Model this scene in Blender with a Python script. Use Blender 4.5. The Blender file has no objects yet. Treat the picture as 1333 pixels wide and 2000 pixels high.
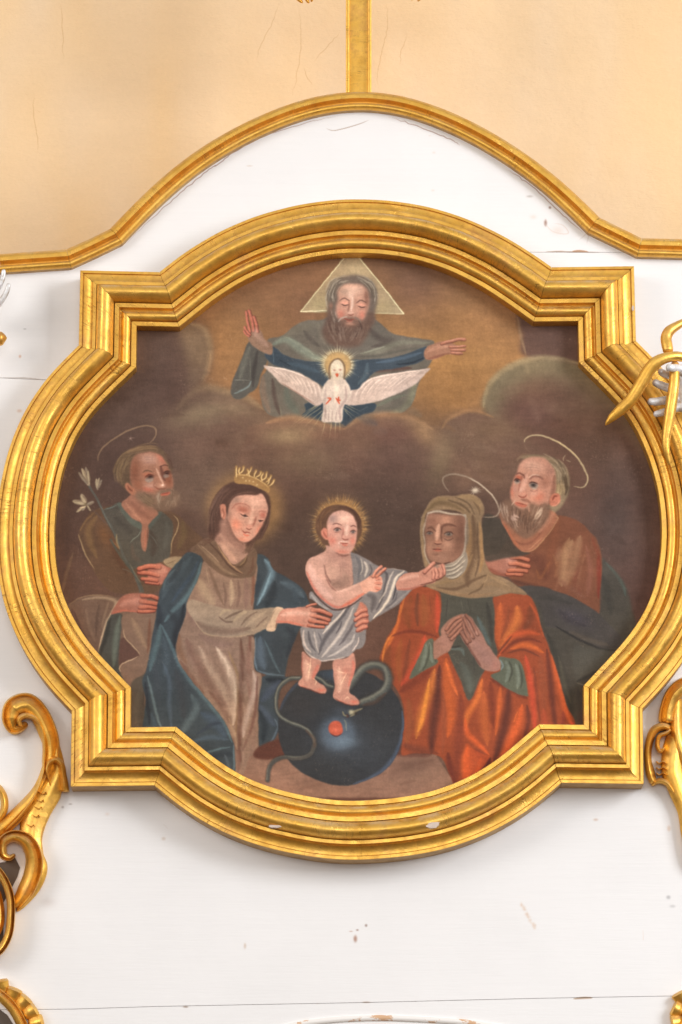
import bpy, bmesh, math, random
import numpy as np
from mathutils import Vector
# ================================================================ camera, air, lamps, exposure
scene = bpy.context.scene
col = scene.collection
S = 0.0012                       # metres on the altar per picture unit
F, TILT, ZC = 7000.0, math.radians(14.05), 6.0
DIST = F*S
cam_d = bpy.data.cameras.new('camera'); cam = bpy.data.objects.new('camera', cam_d); col.objects.link(cam)
cam_d.sensor_fit = 'VERTICAL'; cam_d.sensor_height = 36.0; cam_d.lens = F/2000*36.0; cam_d.clip_end = 200
CAM = Vector((0, -DIST*math.cos(TILT), ZC-DIST*math.sin(TILT)))
cam.location = CAM; cam.rotation_euler = (math.pi/2+TILT, 0, 0)
scene.camera = cam
w = bpy.data.worlds.new("World"); scene.world = w; w.use_nodes = True
nt = w.node_tree; bgn = nt.nodes['Background']
tc = nt.nodes.new('ShaderNodeTexCoord'); sp = nt.nodes.new('ShaderNodeSeparateXYZ'); rp = nt.nodes.new('ShaderNodeValToRGB')
mr = nt.nodes.new('ShaderNodeMapRange'); mr.inputs[1].default_value = -1; mr.inputs[2].default_value = 1
nt.links.new(tc.outputs['Generated'], sp.inputs[0]); nt.links.new(sp.outputs[2], mr.inputs[0]); nt.links.new(mr.outputs[0], rp.inputs[0]); nt.links.new(rp.outputs[0], bgn.inputs[0])
# the nave: tiled floor below, pale plastered walls and vault above
e = rp.color_ramp.elements; e.new(.5); e.new(.5); e.new(.5)
for k, (p_, c_) in enumerate(((.10, (.20, .135, .085, 1)), (.40, (.28, .195, .13, 1)), (.56, (.98, .95, .92, 1)), (.80, (.94, .91, .87, 1)), (1.0, (.50, .45, .38, 1)))): e[k].position = p_; e[k].color = c_
bgn.inputs[1].default_value = .74
def lamp(name, loc, size, power, colr, target=(0, 0, 6)):
    l = bpy.data.lights.new(name, 'AREA'); l.shape = 'RECTANGLE'; l.size, l.size_y = size; l.energy = power; l.color = colr
    o = bpy.data.objects.new(name, l); col.objects.link(o); o.location = loc
    o.rotation_euler = (Vector(target)-Vector(loc)).to_track_quat('-Z', 'Y').to_euler()
lamp('window_light_left', (-5.2, -4.4, 7.6), (2.4, 3.0), 150, (1, .96, .93))
lamp('window_light_right', (5.4, -4.2, 7.4), (2.2, 3.0), 350, (.91, .95, 1))
lamp('nave_window_light', (.6, -14, 5.6), (5, 4), 300, (.94, .97, 1))
vs = scene.view_settings; vs.view_transform = 'Standard'; vs.look = 'None'; vs.gamma = 1; vs.exposure = 0.04
scene.cycles.use_denoising = True
scene.cycles.max_bounces = 5
# ================================================================ helpers
def W(px, py, d=0.0):
    """the point of the altar front, d metres out from the wall, that stands at this place of the survey photograph"""
    v = np.array([px-666.5, F*math.cos(TILT)-(1000-py)*math.sin(TILT), F*math.sin(TILT)+(1000-py)*math.cos(TILT)])
    t = (-d-CAM.y)/v[1]
    return np.array([CAM.x+v[0]*t, -d, CAM.z+v[2]*t])
def Wn(px, py, d):
    return np.array([W(a, b_, d) for a, b_ in zip(np.atleast_1d(px), np.atleast_1d(py))])
def crom(p, n=8, closed=False):
    p = np.asarray(p, float)
    if len(p) < 3: return p
    q = np.concatenate([p[-1:], p, p[:2]]) if closed else np.concatenate([2*p[:1]-p[1:2], p, 2*p[-1:]-p[-2:-1]])
    t = np.linspace(0, 1, n, endpoint=False)[:, None]; out = []
    for i in range(1, len(q)-2):
        a, b_, c, d = q[i-1], q[i], q[i+1], q[i+2]
        out.append(.5*(2*b_+(c-a)*t+(2*a-5*b_+4*c-d)*t*t+(3*b_-a-3*c+d)*t**3))
    if not closed: out.append(q[-2:-1])
    return np.concatenate(out)
def tag(o, label=None, cat=None, group=None, kind=None):
    if label: o['label'] = label
    if cat: o['category'] = cat
    if group: o['group'] = group
    if kind: o['kind'] = kind
    return o
def empty(name, loc, label, cat, group=None):
    o = bpy.data.objects.new(name, None); col.objects.link(o); o.location = loc; o.empty_display_size = .1
    return tag(o, label, cat, group)
def mesh(name, verts, faces, mat, parent=None, uv=None, smooth=True, sharp=40):
    """verts in world metres; kept in place when parented"""
    me = bpy.data.meshes.new(name)
    off = np.array(parent.location) if parent is not None else np.zeros(3)
    if parent is not None and parent.parent is not None: off = off+np.array(parent.parent.location)
    me.from_pydata([tuple(np.asarray(v)-off) for v in verts], [], faces)
    if uv is not None:
        lay = me.uv_layers.new(name='uv'); arr = np.asarray(uv, np.float32)
        idx = np.zeros(len(me.loops), np.int32); me.loops.foreach_get('vertex_index', idx)
        lay.data.foreach_set('uv', arr[idx].ravel())
    bm = bmesh.new(); bm.from_mesh(me); bmesh.ops.recalc_face_normals(bm, faces=bm.faces); bm.to_mesh(me); bm.free()
    if smooth: me.shade_smooth(); me.set_sharp_from_angle(angle=math.radians(sharp))
    me.materials.append(mat)
    o = bpy.data.objects.new(name, me); col.objects.link(o); o.parent = parent
    return o
def node(nt, t, **k):
    n = nt.nodes.new(t)
    for a, v in k.items(): setattr(n, a, v)
    return n
def newmat(name):
    m = bpy.data.materials.new(name); m.use_nodes = True
    return m, m.node_tree, m.node_tree.nodes['Principled BSDF']
def ramp(nt, src, stops):
    r = nt.nodes.new('ShaderNodeValToRGB'); nt.links.new(src, r.inputs[0]); el = r.color_ramp.elements
    while len(el) < len(stops): el.new(.5)
    for e_, (p, c) in zip(el, stops): e_.position = p; e_.color = (c if len(c) == 4 else (*c, 1)) if hasattr(c, '__len__') else (c, c, c, 1)
    return r.outputs[0]
def noise(nt, vec, scale, detail=4, rough=.55, sx=None):
    if sx is not None:
        mp = node(nt, 'ShaderNodeMapping'); mp.inputs['Scale'].default_value = sx; nt.links.new(vec, mp.inputs[0]); vec = mp.outputs[0]
    n = node(nt, 'ShaderNodeTexNoise'); n.inputs['Scale'].default_value = scale; n.inputs['Detail'].default_value = detail; n.inputs['Roughness'].default_value = rough
    nt.links.new(vec, n.inputs['Vector']); return n.outputs['Fac']
def mix(nt, fac, a, b_):
    m = node(nt, 'ShaderNodeMix', data_type='RGBA')
    for s_, v in ((m.inputs[0], fac), (m.inputs[6], a), (m.inputs[7], b_)):
        if isinstance(v, (int, float)): s_.default_value = v
        elif isinstance(v, tuple): s_.default_value = (*v, 1)[:4]
        else: nt.links.new(v, s_)
    return m.outputs[2]
def math_(nt, op, a, b_=None, clamp=False):
    m = node(nt, 'ShaderNodeMath', operation=op, use_clamp=clamp)
    for s_, v in ((m.inputs[0], a), (m.inputs[1], b_)):
        if v is None: continue
        if isinstance(v, (int, float)): s_.default_value = v
        else: nt.links.new(v, s_)
    return m.outputs[0]
def bump(nt, bs, hgt, strength, dist):
    b_ = node(nt, 'ShaderNodeBump'); b_.inputs['Strength'].default_value = strength; b_.inputs['Distance'].default_value = dist
    nt.links.new(hgt, b_.inputs['Height']); nt.links.new(b_.outputs[0], bs.inputs['Normal'])
# ---------------------------------------------------------------- materials
def gold(name, cracks=True, uvs=True):
    m, nt, bs = newmat(name)
    tc = node(nt, 'ShaderNodeTexCoord'); geo = node(nt, 'ShaderNodeNewGeometry'); ob = geo.outputs['Position']; uv = tc.outputs['UV']
    base = mix(nt, ramp(nt, noise(nt, ob, 14, 5), [(.35, 0), (.7, 1)]), (.79, .43, .07), (.89, .54, .12))
    base = mix(nt, ramp(nt, noise(nt, ob, 55, 5, .7), [(.48, 0), (.74, .6)]), base, (.50, .25, .065))
    base = mix(nt, ramp(nt, noise(nt, ob, 7, 6, .72), [(.56, 0), (.66, .45)]), base, (.55, .22, .08))
    # dull dust and glue wash lying on the upward faces
    sp = node(nt, 'ShaderNodeSeparateXYZ'); nt.links.new(geo.outputs['Normal'], sp.inputs[0])
    up = ramp(nt, sp.outputs[2], [(.30, 0), (.80, 1)])
    dn = ramp(nt, noise(nt, ob, 26, 5, .65), [(.34, 0), (.62, 1)])
    dust = math_(nt, 'MULTIPLY', math_(nt, 'MULTIPLY', up, dn), .6)
    base = mix(nt, dust, base, (.50, .40, .28))
    if cracks:
        n1 = noise(nt, uv, 1, 3, .6, (95, 9, 1)); a = math_(nt, 'ABSOLUTE', math_(nt, 'SUBTRACT', n1, .5))
        ln = ramp(nt, a, [(0, 1), (.012, 0)]); ms = ramp(nt, noise(nt, uv, 7, 3), [(.50, 0), (.58, 1)])
        cr = math_(nt, 'MULTIPLY', ln, ms)
        # overlaps of the leaf, square across the moulding
        fr = math_(nt, 'FRACT', math_(nt, 'ADD', math_(nt, 'MULTIPLY', node_u(nt, uv), 15.5), math_(nt, 'MULTIPLY', noise(nt, uv, 30, 2), .16)))
        lp = math_(nt, 'MULTIPLY', ramp(nt, fr, [(0, 1), (.018, .1), (.05, 0)]), ramp(nt, noise(nt, uv, 19, 2), [(.50, 0), (.60, .55)]))
        cr = math_(nt, 'MAXIMUM', cr, lp)
        base = mix(nt, math_(nt, 'MULTIPLY', cr, .68), base, (.20, .09, .03))
    sk = ramp(nt, noise(nt, ob, 160, 3, .6), [(.70, 0), (.76, 1)])
    base = mix(nt, math_(nt, 'MULTIPLY', sk, .7), base, (.26, .12, .05))
    nt.links.new(base, bs.inputs['Base Color'])
    met = math_(nt, 'SUBTRACT', .80, math_(nt, 'MULTIPLY', dust, .8)); nt.links.new(met, bs.inputs['Metallic'])
    ro = ramp(nt, noise(nt, ob, 38, 4, .6), [(.25, .30), (.75, .54)])
    ro = math_(nt, 'ADD', ro, math_(nt, 'MULTIPLY', dust, .3), True); nt.links.new(ro, bs.inputs['Roughness'])
    h = math_(nt, 'ADD', math_(nt, 'MULTIPLY', noise(nt, ob, 45, 5, .6), 1.0), math_(nt, 'MULTIPLY', noise(nt, ob, 240, 3), .25))
    if cracks: h = math_(nt, 'SUBTRACT', h, math_(nt, 'MULTIPLY', cr, .5))
    bump(nt, bs, h, .38, .0022)
    return m
def node_u(nt, uv):
    s_ = node(nt, 'ShaderNodeSeparateXYZ'); nt.links.new(uv, s_.inputs[0]); return s_.outputs[0]
def ochre():
    m, nt, bs = newmat('ochre_bole_edge'); g = node(nt, 'ShaderNodeNewGeometry').outputs['Position']
    c = mix(nt, ramp(nt, noise(nt, g, 30, 5, .65), [(.35, 0), (.65, 1)]), (.40, .24, .10), (.56, .37, .17)); nt.links.new(c, bs.inputs['Base Color'])
    bs.inputs['Metallic'].default_value = .25; bs.inputs['Roughness'].default_value = .6; return m
OCHRE = ochre()
GOLD = gold('old_gilding'); GOLD2 = gold('carved_gilding', cracks=False)
def img_mat(name, arr, rough, bumpscale, spec=.3, weave=False):
    h, w_ = arr.shape[:2]
    im = bpy.data.images.new(name, w_, h); px = np.ones((h, w_, 4), np.float32); px[..., :3] = arr[::-1]/255.0
    im.pixels.foreach_set(px.ravel()); im.update(); im.pack()
    m, nt, bs = newmat(name); t = node(nt, 'ShaderNodeTexImage'); t.image = im; t.extension = 'EXTEND'; t.interpolation = 'Cubic'
    tc = node(nt, 'ShaderNodeTexCoord'); nt.links.new(tc.outputs['UV'], t.inputs[0])
    gm = node(nt, 'ShaderNodeHueSaturation'); nt.links.new(t.outputs[0], gm.inputs['Color'])
    nt.links.new(gm.outputs[0], bs.inputs['Base Color'])
    bs.inputs['Roughness'].default_value = rough; bs.inputs['Specular IOR Level'].default_value = spec
    return m, nt, bs, gm, tc
def planar_uv(verts, d):
    """plane coordinates of the layer at depth d, in the units the brush works in"""
    v = np.asarray(verts)
    return np.stack([(v[:, 0]/S+666.5-CX0)/CW, 1-((1000-(v[:, 2]-ZC)/S)-CY0)/CH], 1)
def layer(d):
    def fn(x, y):
        vx = x-666.5; vy = F*math.cos(TILT)-(1000-y)*math.sin(TILT); vz = F*math.sin(TILT)+(1000-y)*math.cos(TILT)
        t = (-d-CAM.y)/vy
        return (CAM.x+vx*t)/S+666.5, 1000-(CAM.z+vz*t-ZC)/S
    return fn
# ---------------------------------------------------------------- the oil painting, brushed stroke by stroke with numpy
import numpy as np
CX0, CY0, CW, CH = 90, 480, 1230, 1120
LAY = [None]
rng = np.random.RandomState(7)
IMG = np.zeros((CH, CW, 3), np.float32)
T = [0.0, 0.0, 1.0]
def at(x, y, k): T[0], T[1], T[2] = x, y, k
def P(p):
    p = np.asarray(p, float).reshape(-1, 2)
    x, y = T[0] + p[:, 0]/T[2], T[1] + p[:, 1]/T[2]
    if LAY[0] is not None: x, y = LAY[0](x, y)          # true size on the cloth or board
    return np.stack([x - CX0, y - CY0], 1)
def spl(p, closed=False, n=7):
    m = len(p)
    if m < 3: return np.asarray(p, float)
    if closed: q = np.concatenate([p[-1:], p, p[:2]])
    else: q = np.concatenate([2*p[:1]-p[1:2], p, 2*p[-1:]-p[-2:-1]])
    t = np.linspace(0, 1, n, endpoint=False)[:, None]; out = []
    for i in range(1, len(q)-2):
        a, b, c, d = q[i-1], q[i], q[i+1], q[i+2]
        out.append(.5*(2*b + (c-a)*t + (2*a-5*b+4*c-d)*t*t + (3*b-a-3*c+d)*t**3))
    if not closed: out.append(q[-2:-1])
    return np.concatenate(out)
def box1(a, r, ax):
    if r < 1: return a
    pad = [(0, 0)]*a.ndim; pad[ax] = (r+1, r); c = np.cumsum(np.pad(a, pad, mode='edge'), axis=ax)
    n = a.shape[ax]; s1 = [slice(None)]*a.ndim; s2 = [slice(None)]*a.ndim
    s1[ax] = slice(2*r+1, 2*r+1+n); s2[ax] = slice(0, n)
    return (c[tuple(s1)] - c[tuple(s2)])/(2*r+1)
def blur(a, s):
    if s < .4: return a
    if s < 1.3:
        k = min(.33, s*s/2.2)
        for ax in (0, 1):
            b = np.pad(a, [(1, 1) if q == ax else (0, 0) for q in range(a.ndim)], mode='edge')
            sl = lambda o: tuple(slice(o, o+a.shape[q]) if q == ax else slice(None) for q in range(a.ndim))
            a = b[sl(0)]*k + b[sl(1)]*(1-2*k) + b[sl(2)]*k
        return a
    r = max(1, int(round(s*.98)))
    for _ in range(3): a = box1(box1(a, r, 0), r, 1)
    return a
def pmask(q, soft=0.0):
    pad = int(3*soft)+3
    x0 = int(max(0, np.floor(q[:, 0].min())-pad)); x1 = int(min(CW, np.ceil(q[:, 0].max())+pad))
    y0 = int(max(0, np.floor(q[:, 1].min())-pad)); y1 = int(min(CH, np.ceil(q[:, 1].max())+pad))
    if x1-x0 < 2 or y1-y0 < 2: return None, None
    SS = 3; w, h = x1-x0, (y1-y0)*SS
    acc = np.zeros((h, w+2), np.float32)
    a = q; b = np.roll(q, -1, 0)
    for (ax, ay), (bx, by) in zip(a, b):
        ay = (ay-y0)*SS; by = (by-y0)*SS; ax = ax-x0; bx = bx-x0
        if ay == by: continue
        sg = 1.0
        if ay > by: ax, ay, bx, by = bx, by, ax, ay; sg = -1.0
        r0 = max(0, int(np.ceil(ay-.5))); r1 = min(h, int(np.ceil(by-.5)))
        if r1 <= r0: continue
        r = np.arange(r0, r1); x = np.clip(ax + (r+.5-ay)*(bx-ax)/(by-ay), 0, w)
        i = x.astype(int); fr = x-i
        acc[r, i] += sg*(1-fr); acc[r, i+1] += sg*fr
    m = np.clip(np.abs(np.cumsum(acc, 1)[:, :w]), 0, 1).reshape(y1-y0, SS, w).mean(1)
    return (slice(y0, y1), slice(x0, x1)), blur(m, soft)
def comp(sl, m, col, op, clip):
    m = m*op
    if clip is not None: m = m*clip[sl]
    IMG[sl] += (np.asarray(col, np.float32) - IMG[sl])*m[..., None]
def f(pts, col, soft=1.0, op=1.0, clip=None, raw=False, keep=False):
    q = P(pts); q = q if raw else spl(q, True)
    sl, m = pmask(q, soft/T[2])
    if sl is None: return np.zeros((CH, CW), np.float32) if keep else None
    comp(sl, m, col, op, clip)
    if keep:
        M = np.zeros((CH, CW), np.float32); M[sl] = m*(1 if clip is None else clip[sl]); return M
def s(pts, w, col, op=1.0, soft=.8, tp='b', clip=None, raw=False):
    q = P(pts)
    if not raw: q = spl(q, False, 5)
    w = max(w*(1.75 if soft >= .95 else 1.12)/T[2], 1.3); n = len(q)
    t = np.linspace(0, 1, n)
    prof = {'n': np.ones(n), 'b': .15+.85*np.sin(np.pi*t)**.6, 's': .12+.88*t**.6, 'e': .12+.88*(1-t)**.6}[tp]
    R = w/2*prof
    x0 = int(max(0, q[:, 0].min()-w/2-2)); x1 = int(min(CW, q[:, 0].max()+w/2+3))
    y0 = int(max(0, q[:, 1].min()-w/2-2)); y1 = int(min(CH, q[:, 1].max()+w/2+3))
    if x1 <= x0 or y1 <= y0: return
    M = np.zeros((y1-y0, x1-x0), np.float32)
    for i in range(n-1):
        a, b = q[i], q[i+1]; r = max(R[i], R[i+1])+1.5
        u0 = int(max(x0, min(a[0], b[0])-r)); u1 = int(min(x1, max(a[0], b[0])+r+1))
        v0 = int(max(y0, min(a[1], b[1])-r)); v1 = int(min(y1, max(a[1], b[1])+r+1))
        if u1 <= u0 or v1 <= v0: continue
        X = np.arange(u0, u1)[None, :]+.5; Y = np.arange(v0, v1)[:, None]+.5
        d = b-a; L = d@d+1e-9
        k = np.clip(((X-a[0])*d[0]+(Y-a[1])*d[1])/L, 0, 1)
        dist = np.sqrt((X-a[0]-k*d[0])**2+(Y-a[1]-k*d[1])**2)
        rr = R[i]+(R[i+1]-R[i])*k
        so = np.maximum(soft*rr, .8)
        m = np.clip((rr+.35-dist)/so, 0, 1); m = m*m*(3-2*m)*np.clip(rr*1.6, 0, 1)
        S = M[v0-y0:v1-y0, u0-x0:u1-x0]; np.maximum(S, m, out=S)
    comp((slice(y0, y1), slice(x0, x1)), M, col, op, clip)
def b(x, y, rx, ry, col, op=1.0, ang=0, clip=None, pw=2.0):
    q = P([(x, y)])[0]; rx /= T[2]; ry /= T[2]; R = max(rx, ry)*2.2
    x0 = int(max(0, q[0]-R)); x1 = int(min(CW, q[0]+R)); y0 = int(max(0, q[1]-R)); y1 = int(min(CH, q[1]+R))
    if x1 <= x0 or y1 <= y0: return
    X = np.arange(x0, x1)[None, :]+.5-q[0]; Y = np.arange(y0, y1)[:, None]+.5-q[1]
    c, sn = np.cos(np.radians(ang)), np.sin(np.radians(ang))
    d = ((X*c+Y*sn)/rx)**2+((Y*c-X*sn)/ry)**2
    comp((slice(y0, y1), slice(x0, x1)), np.exp(-d**(pw/2)).astype(np.float32), col, op, clip)
def jit(c, k): return tuple(np.clip(np.asarray(c)+rng.randn()*k, 0, 255))
def hair(pts, n, spread, w, cols, op=.6, clip=None, l=.6):
    p = np.asarray(pts, float)
    for i in range(n):
        o = rng.randn(2)*spread; q = spl(p, False, 6)
        a = rng.rand()*(1-l); i0 = int(a*len(q)); i1 = max(i0+3, int((a+l)*len(q)))
        s(q[i0:i1:2]+o+rng.randn(2)*spread*.2, w, jit(cols[rng.randint(len(cols))], 5), op, .9, 'b', clip)
def fnoise(h, w, cell, seed, oct=3):
    r = np.random.RandomState(seed); out = np.zeros((h, w), np.float32); a = 1.0; tot = 0
    cy, cx = (cell, cell) if np.isscalar(cell) else cell
    for _ in range(oct):
        gh, gw = int(h/cy)+3, int(w/cx)+3; g = r.rand(gh, gw).astype(np.float32)
        y = np.arange(h)/cy; x = np.arange(w)/cx; yi = y.astype(int); xi = x.astype(int)
        fy = (y-yi)[:, None]; fx = (x-xi)[None, :]; fy = fy*fy*(3-2*fy); fx = fx*fx*(3-2*fx)
        A = g[yi][:, xi]; B = g[yi][:, xi+1]; C = g[yi+1][:, xi]; D = g[yi+1][:, xi+1]
        out += a*((A*(1-fx)+B*fx)*(1-fy)+(C*(1-fx)+D*fx)*fy); tot += a; a *= .55; cy = max(1, cy/2); cx = max(1, cx/2)
    return out/tot*2-1
def fing(p, w, col, dark, hi):
    """one finger: a dark under-line, the flesh, a lit upper side"""
    q = np.asarray(p, float); col = np.array(col)*.7+np.array((178, 126, 106))*.3; hi = np.array(hi)*.8+np.array((196, 150, 130))*.2
    s(q+[0, w*.22], w*1.12, dark, .85, .45, 'n'); s(q, w*.92, col, .95, .5, 'n'); s(q-[0, w*.18], w*.4, hi, .6, 1, 'b')
def bg():
    at(0, 0, 1)
    IMG[:] = (99, 75, 64)
    b(700, 640, 420, 175, (146, 108, 78), .95, 0, None, 3)
    b(890, 690, 215, 120, (172, 127, 80), .95, 12, None, 2.5)
    b(450, 690, 90, 120, (164, 121, 80), .85, 0, None, 3)
    b(880, 770, 90, 50, (164, 120, 76), .7); b(470, 780, 60, 40, (160, 115, 76), .6)
    b(560, 560, 110, 55, (144, 106, 78), .7, -20); b(960, 590, 110, 70, (152, 113, 80), .7, 30)
    b(810, 560, 60, 60, (116, 84, 70), .6); b(600, 590, 40, 60, (126, 92, 72), .5, 20); b(860, 640, 90, 30, (132, 96, 70), .4, 20)
    # left clouds
    f([(240, 620), (330, 640), (368, 628), (398, 640), (411, 672), (408, 712), (392, 745), (370, 775), (320, 820), (240, 860), (150, 800)], (98, 77, 67), 9)
    f([(350, 640), (382, 634), (404, 655), (409, 700), (396, 738), (372, 762), (366, 710)], (134, 112, 90), 7, .9)
    s([(372, 632), (398, 642), (410, 672), (409, 705), (395, 742)], 13, (160, 136, 106), .55, 1)
    s([(412, 690), (408, 725), (396, 748)], 5, (176, 140, 104), .5, 1)
    f([(300, 860), (345, 800), (372, 772), (402, 758), (440, 764), (480, 778), (520, 800), (600, 820), (660, 850), (700, 1000), (400, 1000), (250, 940)], (112, 88, 74), 7)
    s([(345, 800), (372, 770), (402, 757), (440, 764), (480, 776), (515, 800)], 18, (154, 130, 100), .6, 1)
    b(385, 808, 70, 24, (150, 130, 102), .85, -16); b(455, 796, 56, 16, (140, 118, 94), .8, 15); b(420, 780, 50, 10, (126, 100, 82), .6)
    b(400, 855, 80, 26, (122, 96, 80), .6, -15); b(515, 850, 64, 22, (146, 128, 100), .9, -14); b(560, 870, 50, 28, (128, 108, 86), .6)
    b(330, 760, 70, 70, (92, 70, 62), .6); b(300, 880, 60, 60, (86, 66, 58), .7)
    # right clouds
    f([(1012, 610), (1020, 655), (1032, 700), (1200, 760), (1200, 600), (1060, 560)], (103, 79, 70), 4)
    s([(1011, 620), (1019, 660), (1028, 694)], 5, (150, 122, 96), .7, 1)
    f([(945, 800), (950, 765), (968, 736), (1000, 714), (1042, 700), (1100, 704), (1190, 740), (1300, 900), (1300, 1050), (1000, 900)], (128, 114, 90), 4)
    f([(975, 830), (985, 785), (1015, 752), (1070, 742), (1130, 760), (1220, 830), (1320, 1000), (1320, 1200), (1180, 1100), (1050, 920)], (108, 80, 68), 14)
    b(1040, 760, 60, 16, (122, 96, 78), .5, -10); b(1150, 790, 70, 40, (112, 92, 76), .5, 25)
    b(1040, 810, 45, 30, (102, 74, 68), .7); b(1090, 800, 40, 16, (126, 100, 84), .5, 20); b(1000, 860, 40, 18, (128, 102, 82), .5, 10); b(1180, 860, 50, 30, (118, 94, 80), .5, 40); b(1120, 870, 60, 20, (96, 72, 64), .5, 15)
    s([(945, 795), (950, 765), (968, 736), (1000, 714), (1040, 700), (1090, 700), (1140, 712)], 12, (160, 144, 112), .6, 1)
    f([(860, 850), (872, 822), (900, 806), (930, 804), (965, 815), (1010, 850), (1100, 920), (900, 960)], (112, 86, 73), 5)
    s([(862, 838), (878, 818), (905, 804), (932, 803), (965, 815)], 8, (170, 128, 88), .6, 1)
    b(960, 840, 60, 30, (122, 96, 74), .7)
def clouds2():
    at(0, 0, 1)
    f([(480, 850), (510, 828), (550, 818), (600, 820), (640, 832), (672, 838), (700, 820), (735, 811), (775, 811), (815, 823), (850, 842), (880, 870), (900, 960), (500, 980)], (130, 100, 82), 3)
    f([(500, 866), (560, 845), (640, 850), (700, 845), (800, 850), (860, 880), (860, 1000), (500, 1000)], (108, 82, 70), 14)
    s([(520, 826), (560, 816), (600, 819), (640, 832), (672, 838)], 14, (162, 124, 94), .7, 1)
    s([(672, 838), (700, 820), (735, 811), (775, 811), (815, 823), (848, 840)], 14, (166, 128, 96), .7, 1)
    b(828, 848, 38, 22, (166, 132, 92), .8, 40); b(800, 880, 50, 20, (126, 100, 80), .6, 40); b(565, 852, 56, 18, (152, 130, 102), .85); b(600, 842, 30, 12, (150, 124, 98), .5); b(700, 870, 40, 26, (132, 106, 82), .6)
    b(640, 850, 40, 14, (128, 88, 72), .5); b(770, 850, 50, 24, (116, 80, 70), .6); b(900, 870, 60, 40, (118, 92, 74), .5)
    b(760, 900, 120, 40, (108, 80, 70), .6); b(860, 900, 20, 50, (124, 104, 80), .5, 20)
    b(600, 905, 70, 34, (134, 112, 88), .7); b(470, 850, 40, 40, (98, 74, 66), .5); b(690, 900, 30, 60, (128, 92, 76), .5, 10); b(860, 905, 22, 60, (138, 116, 90), .6, 14); b(940, 900, 30, 60, (124, 98, 78), .5, -20); b(1000, 900, 40, 20, (110, 84, 70), .5)
    # the dark ground behind the figures
    b(700, 1100, 300, 190, (80, 63, 55), .9, 0, None, 4)
    b(560, 960, 60, 60, (92, 68, 58), .5); b(430, 870, 60, 30, (104, 74, 64), .4)
    b(180, 960, 110, 150, (83, 64, 57), .8, 20, None, 3); b(160, 1120, 60, 90, (92, 66, 56), .6)
    b(1250, 1060, 110, 200, (92, 70, 62), .8, 0, None, 3); b(1200, 1020, 40, 90, (80, 66, 60), .7)
    b(1280, 1180, 60, 90, (100, 70, 62), .6); b(1180, 900, 90, 30, (104, 82, 70), .5, 30)
    b(740, 1270, 60, 110, (104, 74, 62), .9, 0, None, 3)
    for i in range(180):
        x = 130+rng.rand()*1150; y = 700+rng.rand()*500; a = rng.randn()*.5
        L = 14+rng.rand()*40; c = IMG[int(min(CH-1, y-CY0)), int(min(CW-1, x-CX0))]+rng.randn()*9
        s([(x, y), (x+L*np.cos(a)/2, y+L*np.sin(a)/2-3), (x+L*np.cos(a), y+L*np.sin(a))], 6+rng.rand()*14, c, .28, 1)
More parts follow.
